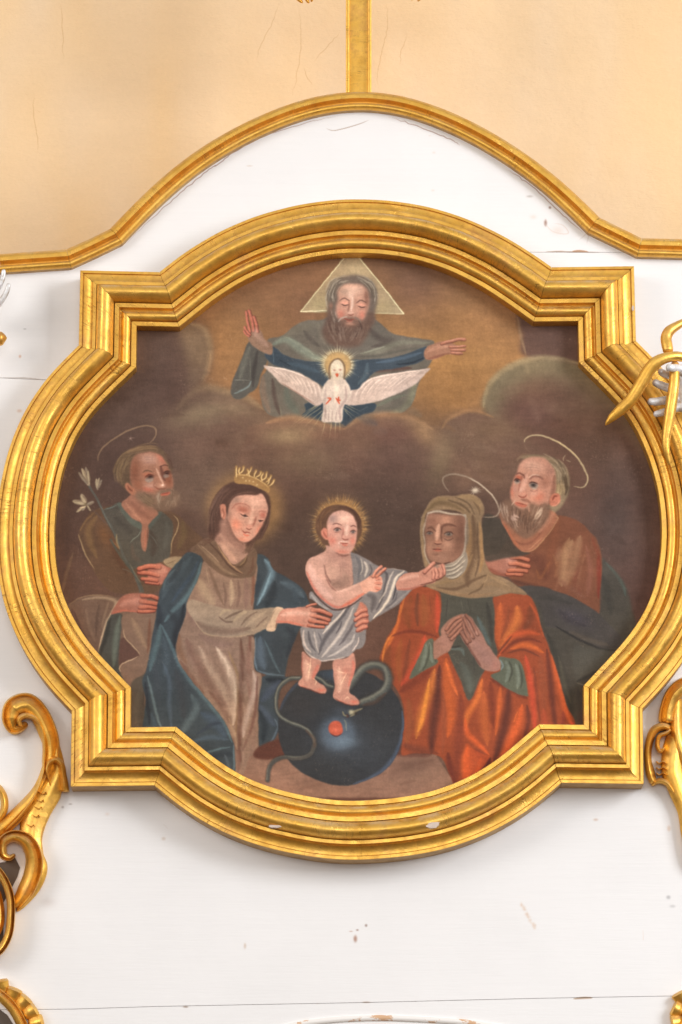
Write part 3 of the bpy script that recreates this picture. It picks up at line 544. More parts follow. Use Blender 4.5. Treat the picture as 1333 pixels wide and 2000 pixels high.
def joseph():
    at(100, 820, 4.443)
    # tunic and cloak
    ck = f([(360, 790), (300, 870), (240, 980), (270, 1100), (330, 1240), (430, 1400), (560, 1500), (900, 1500), (1040, 1300), (1200, 1120), (1320, 1080), (1333, 1040), (1240, 960), (1130, 850), (1050, 800), (900, 780), (600, 740)], (98, 74, 58), 4, keep=True)
    s([(400, 830), (330, 940), (340, 1060), (400, 1200)], 60, (122, 94, 66), .8, 1, clip=ck); s([(500, 1000), (560, 1150), (650, 1330)], 60, (88, 62, 48), .7, 1, clip=ck)
    b(460, 1000, 50, 90, (124, 86, 58), .7, -20, clip=ck)
    tn = f([(455, 790), (520, 750), (600, 715), (700, 790), (900, 800), (960, 800), (1050, 880), (1060, 980), (1040, 1080), (1030, 1180), (980, 1230), (800, 1260), (700, 1300), (640, 1230), (590, 1120), (540, 990), (480, 880)], (84, 78, 70), 3, keep=True)
    s([(540, 830), (640, 930), (700, 980)], 60, (72, 66, 60), .7, 1, clip=tn); s([(860, 960), (900, 1080), (880, 1180)], 60, (76, 64, 56), .8, 1, clip=tn)
    s([(1000, 880), (1010, 1000), (980, 1120)], 50, (92, 88, 80), .7, 1, clip=tn); s([(700, 1080), (720, 1180), (780, 1230)], 40, (94, 80, 70), .7, 1, clip=tn)
    s([(600, 735), (660, 830), (720, 890), (785, 930)], 60, (94, 98, 88), .85, .6, 'n', clip=tn); s([(950, 800), (900, 870), (850, 930)], 50, (88, 92, 84), .8, .8, 'n', clip=tn)
    s([(600, 730), (670, 800), (740, 860), (790, 885)], 6, (110, 118, 106), .6)
    s([(455, 782), (520, 762), (580, 735)], 6, (120, 136, 130), .8)
    s([(680, 1075), (710, 1040), (760, 1000), (785, 940)], 7, (128, 134, 122), .8); s([(850, 990), (900, 1040), (930, 1100)], 6, (110, 114, 104), .7)
    s([(1060, 820), (1105, 880), (1095, 960), (1050, 1060), (1040, 1180)], 11, (168, 142, 106), .8, .8)
    s([(1140, 880), (1150, 1000), (1100, 1120)], 60, (112, 90, 62), .6, 1, clip=ck)
    s([(236, 990), (262, 1060), (300, 1170), (380, 1300)], 12, (166, 140, 104), .8, .8); s([(380, 800), (300, 880), (250, 970)], 16, (132, 102, 70), .6, 1)
    # neck and face
    nk = f([(612, 740), (660, 680), (740, 640), (920, 790), (900, 850), (845, 910), (850, 960), (840, 1060), (820, 1140), (790, 1110), (778, 1020), (785, 900), (700, 850)], (156, 108, 88), 3, keep=True)
    s([(700, 720), (780, 800), (860, 860)], 50, (132, 88, 72), .6, 1, clip=nk); s([(650, 720), (720, 810), (780, 870)], 24, (176, 124, 100), .7, 1, clip=nk); s([(820, 960), (815, 1100)], 30, (178, 108, 86), .8, 1, clip=nk); s([(845, 920), (840, 1000), (836, 1080)], 8, (104, 66, 54), .7)
    f([(560, 440), (590, 350), (640, 290), (720, 250), (820, 222), (920, 235), (1000, 290), (1050, 370), (1040, 460), (900, 560), (720, 640), (640, 600), (570, 520)], (104, 82, 64), 6)
    hair([(600, 540), (590, 430), (640, 330), (740, 270)], 60, 22, 10, [(138, 112, 80), (96, 76, 60), (120, 94, 70)], .5)
    hair([(640, 300), (740, 262), (860, 240), (960, 270)], 36, 12, 8, [(148, 118, 84), (104, 80, 62), (128, 100, 76)], .5)
    hair([(980, 290), (1040, 360), (1060, 440)], 16, 12, 12, [(94, 70, 60)], .5)
    fc = f([(690, 520), (690, 400), (720, 320), (790, 285), (880, 278), (950, 310), (1000, 370), (1030, 440), (1060, 520), (1050, 620), (980, 700), (860, 740), (760, 680), (720, 620)], (160, 112, 90), 6, keep=True)
    b(850, 340, 80, 46, (184, 144, 126), .85, 10, clip=fc); b(960, 330, 34, 60, (180, 104, 84), .7, -30, clip=fc); b(730, 440, 44, 110, (132, 82, 62), .8, clip=fc)
    b(1020, 500, 40, 90, (126, 74, 54), .85, clip=fc); s([(910, 420), (950, 500), (975, 560)], 20, (200, 158, 136), .7, 1, clip=fc); s([(950, 400), (965, 460), (990, 530)], 30, (100, 62, 52), .8, 1, clip=fc)
    b(838, 606, 50, 24, (192, 100, 80), .65, 5, clip=fc); b(860, 570, 46, 26, (186, 142, 124), .7, clip=fc); b(760, 560, 40, 50, (150, 92, 68), .6, clip=fc)
    for y in (330, 352, 378): s([(800, y), (850, y-8), (920, y)], 7, (158, 116, 102), .5, 1)
    s([(795, 462), (830, 440), (885, 455)], 15, (104, 78, 62), .85, .8); b(840, 475, 40, 18, (196, 112, 82), .7)
    f([(818, 510), (850, 495), (885, 500), (882, 530), (850, 542), (825, 530)], (150, 140, 130), 3, .6); b(860, 492, 30, 15, (54, 36, 32), .95); s([(808, 500), (850, 474), (895, 482)], 10, (100, 54, 44), .9)
    s([(940, 410), (980, 392), (1020, 400)], 14, (92, 60, 50), .8); f([(975, 480), (1005, 470), (1028, 480), (1020, 500), (985, 502)], (142, 130, 120), 3, .6); b(1008, 462, 26, 12, (52, 34, 32), .95); s([(975, 458), (1010, 444), (1040, 450)], 9, (64, 40, 36), .9)
    b(965, 572, 28, 18, (206, 154, 130), .9); b(968, 566, 9, 7, (236, 214, 194), .9); s([(905, 580), (930, 598), (975, 600), (1000, 590)], 12, (128, 66, 52), .85, .9)
    s([(905, 540), (890, 575), (925, 590)], 8, (142, 90, 74), .6)
    # ear
    f([(640, 560), (665, 545), (700, 575), (740, 620), (730, 650), (690, 645), (650, 600)], (176, 116, 90), 3); s([(665, 570), (680, 600), (710, 620)], 14, (120, 68, 52), .7, 1)
    # beard
    bd = f([(740, 620), (800, 620), (900, 640), (940, 610), (1000, 600), (1060, 600), (1110, 640), (1120, 700), (1080, 760), (1000, 795), (900, 780), (800, 730), (730, 670)], (126, 100, 82), 12, .85, keep=True)
    hair([(770, 650), (840, 700), (920, 750)], 50, 20, 10, [(104, 82, 64), (134, 108, 86)], .5, bd)
    hair([(940, 630), (930, 690), (960, 760)], 24, 16, 10, [(160, 136, 116), (140, 114, 94)], .4, bd)
    hair([(1060, 640), (1060, 690), (1030, 760)], 40, 26, 10, [(160, 134, 112), (130, 102, 84), (100, 78, 64)], .4, bd)
    s([(935, 640), (930, 680), (940, 720)], 16, (170, 146, 126), .5, 1); s([(1000, 600), (1040, 605), (1080, 640)], 12, (110, 84, 70), .6)
    f([(950, 648), (985, 634), (1030, 622), (1032, 640), (1000, 658), (965, 660)], (190, 104, 82), 3, .9); s([(950, 648), (990, 640), (1030, 624)], 6, (110, 54, 46), .8)
    # halo, star
    s([(405, 370), (412, 300), (460, 230), (560, 155), (680, 90), (790, 55), (860, 52), (905, 75), (912, 120), (890, 170), (850, 200)], 15, (146, 118, 92), .8, .7, 'b')
    for dx, dy in ((44, -4), (-46, 22), (-16, 44), (26, 36), (-26, -10), (0, -26)): s([(692, 160), (692+dx, 160+dy)], 6, (160, 132, 118), .8, .9, 'e', raw=True)
    # lilies and stem
    s([(330, 570), (400, 690), (470, 830), (540, 960), (590, 1080), (640, 1200), (720, 1330), (760, 1440), (800, 1560)], 20, (90, 88, 82), .9, .6, 'n'); s([(350, 770), (430, 850), (500, 920)], 16, (100, 80, 70), .8)
    s([(400, 690), (470, 830), (560, 1010)], 6, (116, 118, 110), .6)
    s([(600, 1130), (570, 1060), (570, 985)], 12, (160, 138, 100), .7); s([(590, 1120), (550, 1070), (520, 1040)], 10, (150, 104, 70), .7); s([(690, 1300), (680, 1230)], 10, (132, 118, 96), .6); s([(720, 1330), (640, 1300), (610, 1290)], 8, (110, 104, 92), .6)
    def petal(x, y, x2, y2, w, c):
        mx, my = (x+x2)/2, (y+y2)/2; dx, dy = x2-x, y2-y; L = np.hypot(dx, dy); nx, ny = -dy/L*w/2, dx/L*w/2
        s([(x, y), (mx+nx*.2, my+ny*.2), (x2, y2)], w*1.25, (90, 70, 60), .6, .5); s([(x, y), (mx, my), (x2, y2)], w, c, .95, .6)
        s([(x+nx*.3, y+ny*.3), (mx+nx*.5, my+ny*.5), (x2, y2)], w*.2, (120, 100, 84), .7)
    L1 = (168, 152, 126); L2 = (142, 128, 112)
    petal(335, 575, 300, 410, 34, L2); petal(325, 570, 268, 420, 34, L1); petal(318, 560, 240, 455, 26, L2); petal(335, 560, 320, 440, 22, L1); s([(240, 440), (232, 425)], 8, L1, .7)
    petal(405, 605, 392, 510, 26, L1); petal(400, 600, 440, 520, 24, L2); petal(398, 590, 420, 500, 18, L1)
    petal(300, 730, 190, 705, 48, L1); petal(300, 720, 265, 650, 46, L1); petal(300, 745, 220, 800, 30, L1); petal(310, 740, 370, 710, 34, L2); petal(305, 740, 270, 790, 22, L2); petal(315, 745, 345, 790, 18, L1); petal(300, 750, 250, 770, 16, (202, 182, 148))
    b(300, 735, 14, 14, (110, 96, 72), .7)
    # ---------- lower half
    at(100, 1050, 4.443)
    f([(100, 400), (160, 120), (200, 60), (300, 200), (420, 420), (560, 500), (300, 480), (150, 560), (80, 520)], (98, 72, 60), 10, .8)
    s([(190, 130), (140, 300), (100, 470)], 30, (124, 96, 74), .6, 1)
    m = f([(120, 640), (180, 560), (290, 510), (400, 498), (520, 515), (600, 520), (660, 500), (800, 480), (900, 520), (930, 700), (880, 900), (860, 1060), (820, 1200), (820, 1720), (690, 1720), (690, 1300), (560, 1160), (400, 1040), (200, 860)], (112, 88, 74), 4, keep=True)
    s([(250, 560), (240, 720), (330, 900)], 120, (112, 86, 72), .8, 1, clip=m); s([(180, 620), (230, 780), (340, 960)], 60, (90, 64, 56), .7, 1, clip=m)
    s([(270, 540), (400, 520), (540, 540), (560, 600), (480, 740), (420, 960)], 30, (160, 136, 112), .8, 1, clip=m)
    s([(590, 540), (530, 640), (480, 760), (430, 900), (405, 1040)], 18, (180, 154, 126), .8, .9); s([(150, 600), (220, 535), (330, 503), (450, 500), (560, 516)], 8, (146, 120, 92), .7)
    for q_, w_, c_ in (([(300, 620), (330, 760), (380, 900)], 26, (134, 108, 90)), ([(200, 640), (260, 800), (330, 930)], 22, (80, 60, 52)), ([(420, 580), (400, 700), (390, 860)], 24, (88, 68, 58)), ([(500, 560), (470, 660), (440, 780)], 18, (146, 120, 98)), ([(760, 690), (800, 820), (850, 940)], 24, (96, 74, 62)), ([(700, 660), (740, 780), (800, 900)], 20, (140, 114, 92))): s(q_, w_, c_, .6, 1, clip=m)
    # inner grey tunic strip
    m2 = f([(520, 670), (620, 670), (610, 800), (600, 900), (590, 1060), (600, 1160), (660, 1280), (600, 1220), (520, 1140), (410, 1040), (450, 880)], (76, 74, 68), 3, keep=True)
    s([(600, 680), (570, 820), (555, 960), (545, 1120)], 50, (104, 110, 98), .8, 1, clip=m2); s([(520, 700), (470, 880), (430, 1020)], 40, (58, 54, 50), .8, 1, clip=m2)
    # turned fold right
    m3 = f([(625, 680), (800, 650), (910, 680), (880, 860), (862, 1060), (800, 1200), (700, 1290), (660, 1280), (595, 1140), (640, 1080), (770, 1020), (680, 920), (628, 840)], (126, 100, 84), 3, keep=True)
    f([(640, 870), (600, 900), (590, 1060), (600, 1120), (660, 1070), (768, 1025), (700, 940)], (92, 66, 58), 5, .9)
    s([(628, 780), (640, 860), (700, 930), (755, 990), (770, 1020)], 9, (176, 150, 118), .8, .8); s([(768, 1025), (700, 1060), (620, 1095), (594, 1135), (604, 1165)], 10, (186, 158, 128), .85, .8)
    s([(700, 700), (760, 820), (830, 960)], 50, (150, 122, 98), .7, 1, clip=m3); s([(860, 700), (850, 860), (840, 1000)], 26, (112, 74, 58), .7, 1, clip=m3); s([(680, 1120), (660, 1200), (670, 1270)], 30, (128, 100, 86), .6, 1, clip=m3)
    m4 = f([(690, 1290), (800, 1190), (840, 1120), (810, 1300), (815, 1720), (690, 1720)], (88, 78, 68), 5, keep=True)
    s([(760, 1340), (740, 1500), (750, 1700)], 50, (98, 90, 78), .6, 1, clip=m4); s([(805, 1280), (800, 1500)], 30, (74, 62, 56), .6, 1, clip=m4)
    # stem lower part
    s([(520, 20), (560, 90), (650, 220), (740, 340), (800, 470)], 24, (82, 82, 74), .8, .7, 'n'); s([(680, 210), (720, 300), (780, 400)], 8, (124, 116, 98), .7); s([(640, 280), (700, 320)], 7, (118, 108, 92), .6); s([(700, 435), (760, 445)], 8, (60, 58, 50), .7)
    # cuff and upper hand
    f([(970, 210), (1000, 180), (1060, 165), (1140, 168), (1120, 230), (1050, 265), (1000, 240)], (148, 126, 100), 3); s([(985, 230), (1040, 215), (1090, 190)], 8, (112, 90, 70), .6)
    h = f([(870, 235), (940, 225), (1000, 250), (1050, 275), (1020, 340), (980, 395), (920, 408), (860, 395), (840, 340), (840, 270)], (164, 104, 88), 3, keep=True)
    s([(900, 250), (960, 270), (1010, 300)], 50, (186, 130, 112), .8, 1, clip=h)
    for q, w in (([(930, 395), (870, 392), (825, 385)], 26), ([(920, 370), (850, 362), (790, 355)], 30), ([(930, 325), (850, 308), (765, 298)], 36), ([(940, 255), (860, 245), (765, 268)], 40)):
        fing(q, w, (182, 96, 74), (94, 48, 40), (198, 118, 94))
    b(950, 300, 44, 50, (186, 128, 108), .7)
    # lower hand
    h = f([(520, 665), (560, 590), (620, 510), (690, 485), (780, 485), (830, 510), (830, 620), (780, 652), (660, 640), (600, 650)], (154, 100, 84), 3, keep=True)
    s([(600, 590), (700, 550), (790, 560)], 70, (178, 124, 108), .8, 1, clip=h); s([(540, 655), (620, 635), (760, 645)], 16, (176, 96, 76), .7, 1, clip=h)
    for q, w in (([(760, 635), (830, 638), (895, 630)], 28), ([(770, 600), (850, 600), (915, 605)], 34), ([(780, 550), (850, 560), (925, 572)], 36), ([(790, 505), (870, 505), (925, 525)], 36)):
        fing(q, w, (178, 92, 68), (96, 50, 42), (194, 112, 88))
    b(760, 570, 60, 50, (178, 124, 108), .5)
def mary():
    at(340, 880, 4.443)
    # nimbus
    b(620, 500, 325, 325, (152, 116, 78), .9, 0, None, 6); b(600, 520, 215, 240, (98, 72, 58), .7, 0, None, 4); b(860, 480, 60, 120, (150, 114, 76), .5); b(360, 400, 60, 120, (150, 116, 84), .5, 30)
    for i in range(300):
        a = rng.rand()*2*np.pi; r0 = 235+rng.rand()*60; r1 = r0+40+rng.rand()*60
        if .6 < a < 2.2: continue
        s([(620+r0*np.cos(a), 500+r0*np.sin(a)), (620+r1*np.cos(a), 500+r1*np.sin(a))], 4.5, jit((182, 144, 98), 10), .55, .9, 'b', raw=True)
    for q in (([(830, 380), (935, 345)]), ([(850, 388), (910, 372)]), ([(835, 400), (900, 395)]), ([(755, 160), (795, 60)]), ([(300, 690), (265, 665)])): s(q, 4, (190, 158, 116), .7, raw=True)
    at(240, 1080, 4.166)
    # dress
    D = (142, 114, 97)
    dr = f([(520, 400), (600, 200), (640, 90), (720, 60), (1000, 60), (1095, 100), (1075, 300), (1060, 450), (1000, 660), (1075, 700), (1070, 940), (1130, 1000), (1110, 1180), (1100, 1300), (1105, 1600), (1060, 1720), (1000, 1870), (900, 1800), (910, 1650), (880, 1500), (800, 1340), (640, 1140), (520, 1000), (440, 860), (440, 700), (500, 520)], D, 4, keep=True)
    for q, w, c, o in (
        ([(620, 220), (680, 330), (740, 420)], 90, (168, 142, 116), .75), ([(700, 120), (760, 280), (820, 420)], 26, (118, 92, 76), .7),
        ([(680, 130), (700, 240)], 30, (164, 138, 112), .6), ([(880, 220), (890, 330), (880, 430)], 40, (174, 148, 122), .75), ([(1000, 200), (1010, 320), (1000, 440)], 50, (130, 100, 90), .7),
        ([(940, 220), (950, 340), (930, 440)], 20, (114, 86, 76), .6), ([(1060, 140), (1065, 300), (1050, 430)], 28, (120, 78, 62), .7), ([(820, 240), (840, 340), (830, 430)], 18, (112, 86, 74), .6),
        ([(540, 420), (560, 520), (640, 620)], 70, (130, 102, 90), .7), ([(460, 660), (460, 780), (520, 900)], 50, (130, 96, 76), .8),
        ([(520, 700), (600, 900), (760, 1120), (860, 1260)], 90, (124, 92, 80), .7), ([(620, 760), (720, 960), (840, 1160), (900, 1340)], 70, (172, 146, 126), .75),
        ([(760, 760), (860, 940), (920, 1160), (900, 1400)], 60, (196, 172, 150), .85), ([(860, 800), (930, 980), (940, 1200), (920, 1480)], 24, (150, 120, 84), .6),
        ([(960, 700), (975, 900), (960, 1150), (950, 1500), (960, 1700)], 46, (104, 72, 60), .85), ([(1030, 720), (1020, 960), (1040, 1200)], 44, (140, 104, 90), .8), ([(1060, 960), (1080, 1100), (1000, 1380), (980, 1500)], 50, (176, 152, 140), .75),
        ([(1095, 1000), (1085, 1250), (1040, 1450), (960, 1640)], 22, (116, 82, 72), .8), ([(1080, 1400), (1060, 1560), (1030, 1700)], 40, (136, 106, 92), .7), ([(900, 1500), (940, 1640), (940, 1780)], 40, (122, 88, 76), .7),
        ([(700, 1120), (800, 1240), (880, 1400)], 36, (112, 78, 66), .6), ([(860, 1340), (910, 1480), (930, 1600)], 26, (166, 138, 112), .6), ([(470, 880), (560, 1020), (660, 1140)], 40, (120, 84, 70), .7), ([(620, 660), (760, 740), (900, 740)], 60, (132, 104, 92), .7), ([(980, 560), (1030, 640), (1040, 800)], 26, (112, 72, 60), .6)):
        s(q, w, c, o, 1, clip=dr)
    for i in range(160):
        x = 480+rng.rand()*560; y = 700+rng.rand()*900
        s([(x, y), (x+20, y+60), (x+30, y+130)], 26, jit((142, 114, 98), 14), .22, 1, clip=dr)
    # scarf
    at(340, 880, 4.443)
    nk = f([(350, 780), (400, 700), (440, 560), (600, 740), (620, 860), (650, 900), (600, 950), (520, 985), (450, 920), (400, 840)], (160, 124, 108), 4, keep=True)
    s([(420, 640), (470, 740), (560, 800)], 90, (128, 94, 82), .8, 1, clip=nk); s([(400, 780), (470, 880), (540, 960)], 50, (186, 144, 124), .8, 1, clip=nk); s([(560, 830), (620, 890)], 40, (172, 130, 112), .6, 1, clip=nk)
    sc = f([(140, 870), (200, 810), (280, 760), (350, 775), (400, 850), (460, 930), (520, 990), (590, 950), (650, 895), (640, 850), (690, 840), (720, 880), (722, 960), (700, 1080), (620, 1105), (520, 1105), (420, 1080), (320, 1010), (220, 920)], (112, 88, 72), 3, keep=True)
    for q, w, c, o in (([(210, 820), (330, 940), (440, 1040), (560, 1090)], 40, (140, 114, 92), .8), ([(300, 790), (400, 900), (500, 1020), (600, 1075)], 26, (84, 62, 52), .8), ([(370, 800), (440, 920), (520, 1010), (600, 1070)], 22, (166, 130, 100), .8), ([(230, 820), (320, 900), (400, 980)], 12, (166, 138, 114), .7), ([(640, 930), (590, 1000), (540, 1010)], 34, (88, 66, 52), .8), ([(640, 900), (610, 960), (570, 1000)], 12, (150, 122, 90), .7), ([(690, 920), (680, 1020), (640, 1080)], 40, (104, 76, 62), .7), ([(640, 1090), (700, 1090)], 5, (170, 140, 90), .6), ([(500, 960), (510, 990), (540, 1000)], 10, (70, 50, 44), .7)):
        s(q, w, c, o, .9, clip=sc)
    # hair
    f([(300, 720), (310, 620), (340, 480), (380, 370), (450, 300), (540, 270), (640, 280), (740, 320), (810, 370), (840, 450), (830, 560), (790, 660), (740, 740), (660, 840), (600, 800), (420, 720), (340, 780)], (86, 62, 54), 6)
    f([(400, 620), (425, 590), (450, 540), (500, 620), (560, 770), (620, 800), (618, 870), (560, 860), (450, 810), (356, 778), (395, 700)], (150, 112, 98), 8, .95); s([(460, 600), (510, 720), (600, 815)], 36, (124, 90, 78), .6, 1); s([(400, 720), (440, 780), (520, 840)], 40, (178, 138, 120), .5, 1)
    hair([(340, 700), (350, 520), (420, 380), (540, 310)], 50, 22, 12, [(74, 54, 48), (98, 72, 62), (110, 82, 70)], .5)
    hair([(460, 460), (540, 390), (660, 370), (760, 380)], 26, 12, 9, [(112, 82, 70), (88, 62, 54)], .5)
    hair([(820, 460), (800, 620), (760, 720), (700, 800)], 40, 14, 12, [(92, 66, 58), (110, 82, 68), (76, 54, 48)], .5); hair([(700, 760), (650, 860), (600, 900)], 20, 14, 10, [(98, 72, 60), (120, 92, 76)], .5); hair([(240, 760), (300, 780), (360, 740)], 14, 18, 12, [(96, 70, 58)], .5); hair([(640, 820), (680, 760), (760, 720)], 16, 16, 10, [(92, 66, 56)], .5)
    fc = f([(490, 460), (540, 400), (620, 385), (710, 388), (760, 372), (800, 430), (815, 520), (790, 600), (750, 680), (700, 750), (630, 795), (570, 780), (520, 720), (490, 640), (470, 560)], (192, 144, 126), 5, keep=True)
    b(700, 450, 80, 60, (212, 166, 146), .85, clip=fc); b(540, 430, 50, 34, (150, 118, 104), .8, clip=fc); b(480, 560, 26, 110, (142, 106, 92), .7, clip=fc)
    b(540, 640, 50, 60, (204, 118, 94), .6, clip=fc); b(570, 590, 50, 20, (200, 152, 134), .6, 30, clip=fc); b(745, 680, 26, 60, (202, 116, 94), .55, 25, clip=fc); b(600, 770, 50, 20, (206, 122, 98), .6, clip=fc)
    s([(690, 480), (672, 580), (650, 660)], 34, (214, 170, 150), .85, 1, clip=fc); s([(715, 570), (700, 620), (685, 660)], 18, (152, 96, 82), .7, 1, clip=fc)
    # sockets, lids, lashes
    b(600, 510, 60, 34, (176, 104, 86), .85, 18, clip=fc); b(775, 560, 30, 32, (178, 104, 88), .8, 10, clip=fc)
    s([(500, 510), (540, 465), (610, 460), (668, 500)], 9, (160, 100, 84), .6, 1); s([(730, 540), (770, 525), (808, 540)], 8, (160, 100, 86), .6)
    s([(560, 525), (600, 545), (645, 565), (668, 560)], 12, (214, 152, 132), .8, .9); s([(575, 548), (610, 568), (650, 570)], 8, (66, 46, 42), .9); b(618, 562, 12, 9, (50, 40, 40), .9); s([(580, 565), (620, 582), (650, 576)], 6, (186, 164, 152), .7)
    s([(730, 590), (760, 598), (785, 592)], 10, (216, 156, 138), .8); s([(728, 602), (755, 610), (782, 604)], 8, (66, 46, 42), .9); b(750, 610, 9, 8, (54, 44, 42), .9)
    b(655, 655, 28, 18, (206, 142, 124), .9); s([(625, 668), (650, 684), (680, 676)], 10, (134, 74, 62), .8, .9)
    s([(590, 690), (610, 712), (640, 708), (672, 720)], 9, (136, 66, 56), .85); s([(598, 722), (625, 735), (655, 735)], 16, (204, 110, 90), .85, .8); b(585, 680, 8, 12, (168, 110, 94), .6); s([(640, 690), (660, 698)], 6, (214, 160, 140), .6)
    b(620, 765, 30, 14, (212, 156, 136), .6)
    # ear
    f([(400, 480), (425, 462), (450, 480), (450, 560), (440, 600), (415, 580), (402, 530)], (176, 118, 98), 3); s([(420, 500), (430, 540), (432, 580)], 12, (136, 84, 70), .7, 1); b(418, 560, 8, 16, (206, 156, 136), .6)
    # crown
    f([(535, 160), (600, 160), (700, 190), (800, 220), (860, 270), (830, 320), (700, 240), (540, 210)], (122, 92, 62), 10, .7)
    cr = f([(530, 210), (580, 200), (680, 225), (780, 275), (830, 320), (822, 366), (770, 342), (660, 296), (536, 284)], (162, 124, 80), 2, keep=True)
    s([(535, 212), (640, 215), (740, 255), (825, 325)], 10, (204, 168, 116), .8, .8); s([(535, 268), (640, 276), (740, 318), (800, 350)], 8, (168, 132, 88), .7)
    for x, y in ((600, 236), (625, 262), (655, 262), (690, 270), (722, 298)): b(x, y, 7, 6, (216, 188, 140), .8)
    for q in ([(540, 240), (538, 190), (542, 150)], [(560, 205), (590, 180), (602, 150)], [(620, 215), (650, 190), (668, 156)], [(700, 235), (735, 215), (748, 190)], [(750, 260), (785, 240), (798, 200)], [(790, 280), (820, 258), (836, 226)], [(820, 312), (850, 290), (864, 262)], [(572, 212), (562, 185), (570, 160)], [(765, 270), (758, 235), (772, 205)], [(650, 228), (648, 200), (640, 172)], [(690, 238), (700, 205), (712, 180)], [(805, 300), (820, 275), (815, 250)]):
        q = np.array(q, float); q = q[0]+(q-q[0])*1.15; s(q, 26, (172, 134, 84), .85, .9, 's'); s(q+[4, 0], 9, (224, 194, 142), .8)
    # blue mantle
    at(240, 1080, 4.166)
    Bl = (62, 72, 77)
    m = f([(525, -5), (600, 10), (650, 50), (640, 130), (600, 240), (550, 340), (520, 420), (512, 500), (470, 620), (440, 720), (440, 830), (480, 930), (560, 1040), (680, 1180), (800, 1330), (870, 1460), (912, 1600), (912, 1840), (880, 1920), (700, 1860), (500, 1700), (420, 1560), (180, 1540), (175, 1320), (190, 1200), (160, 1050), (190, 960), (220, 820), (240, 680), (270, 520), (290, 380), (320, 260), (400, 130), (470, 50)], Bl, 3, keep=True)
    for q, w, c, o in (
        ([(560, 30), (460, 150), (370, 260), (320, 380)], 60, (70, 84, 90), .8), ([(640, 80), (600, 220), (520, 360), (420, 460), (340, 560)], 40, (88, 118, 120), .8), ([(620, 60), (560, 180), (470, 300), (400, 400)], 34, (60, 76, 92), .8),
        ([(330, 300), (350, 220), (430, 130)], 20, (84, 102, 104), .7), ([(480, 60), (440, 160), (380, 240)], 40, (58, 62, 66), .7), ([(290, 420), (300, 520), (290, 620)], 60, (50, 54, 60), .8),
        ([(500, 420), (480, 560), (430, 660), (420, 800)], 60, (48, 48, 52), .85), ([(380, 480), (440, 560), (460, 620)], 60, (56, 58, 62), .7),
        ([(310, 580), (290, 700), (250, 840), (220, 960)], 50, (80, 108, 110), .8), ([(320, 590), (400, 760), (460, 900), (560, 1050), (700, 1220), (820, 1380), (890, 1540)], 36, (84, 112, 116), .85),
        ([(330, 680), (360, 840), (340, 1000)], 60, (72, 88, 96), .7), ([(260, 900), (280, 1060), (300, 1260)], 50, (66, 72, 78), .7), ([(200, 1000), (240, 1150), (280, 1330), (330, 1460)], 20, (100, 122, 122), .8),
        ([(185, 1050), (200, 1200), (220, 1400)], 34, (50, 52, 58), .8), ([(330, 900), (380, 1040), (380, 1240), (400, 1440)], 36, (76, 92, 106), .7), ([(430, 950), (480, 1150), (500, 1350)], 90, (66, 68, 72), .8),
        ([(560, 1150), (600, 1260), (520, 1400), (490, 1460)], 60, (86, 104, 108), .8), ([(640, 1300), (760, 1380), (840, 1500)], 90, (66, 84, 104), .8), ([(600, 1480), (720, 1400), (800, 1380)], 30, (54, 62, 76), .7),
        ([(560, 1540), (700, 1500), (860, 1520)], 40, (72, 92, 110), .7), ([(640, 1640), (760, 1600), (880, 1580)], 14, (88, 118, 124), .8), ([(700, 1680), (800, 1640), (900, 1640)], 60, (50, 56, 62), .8), ([(830, 1640), (860, 1720), (860, 1800)], 24, (84, 96, 104), .7), ([(900, 1560), (908, 1680), (900, 1800)], 12, (96, 122, 128), .8), ([(230, 1300), (260, 1400), (250, 1470)], 30, (64, 84, 96), .7), ([(560, 1200), (640, 1200), (700, 1280)], 40, (72, 88, 94), .5)):
        s(q, w, c, o, 1, clip=m)
    # sleeve
    sl = f([(520, 440), (560, 380), (640, 400), (780, 440), (860, 455), (960, 462), (1060, 460), (1180, 445), (1290, 442), (1300, 460), (1260, 540), (1240, 620), (1200, 640), (1160, 620), (1060, 665), (940, 685), (800, 680), (680, 660), (600, 580)], (152, 130, 110), 3, keep=True)
    for q, w, c, o in (([(600, 560), (700, 620), (860, 640), (1040, 610)], 60, (124, 98, 84), .7), ([(590, 555), (650, 640), (760, 678), (900, 686), (1050, 660)], 8, (176, 146, 116), .8), ([(790, 510), (830, 470), (880, 465)], 22, (172, 148, 120), .7), ([(830, 540), (900, 500), (980, 470)], 16, (104, 82, 70), .7), ([(900, 560), (960, 500), (1010, 475)], 26, (176, 152, 124), .7), ([(960, 590), (1020, 520), (1100, 475)], 16, (112, 90, 76), .6), ([(1000, 600), (1080, 530), (1160, 480)], 30, (170, 146, 122), .7), ([(780, 520), (840, 560), (900, 560)], 14, (100, 76, 66), .6), ([(1080, 610), (1130, 560), (1180, 520)], 14, (118, 94, 80), .6), ([(1050, 630), (1120, 600), (1170, 560)], 20, (166, 140, 116), .6)):
        s(q, w, c, o, 1, clip=sl)
    f([(1240, 448), (1290, 442), (1310, 462), (1270, 540), (1240, 630), (1200, 640), (1168, 622), (1200, 540)], (188, 158, 132), 2); s([(1302, 470), (1262, 550), (1240, 620)], 9, (112, 72, 58), .8); s([(1180, 610), (1220, 500), (1250, 452)], 5, (134, 108, 90), .7)
    s([(430, 820), (440, 730), (470, 650)], 8, (120, 90, 72), .5)
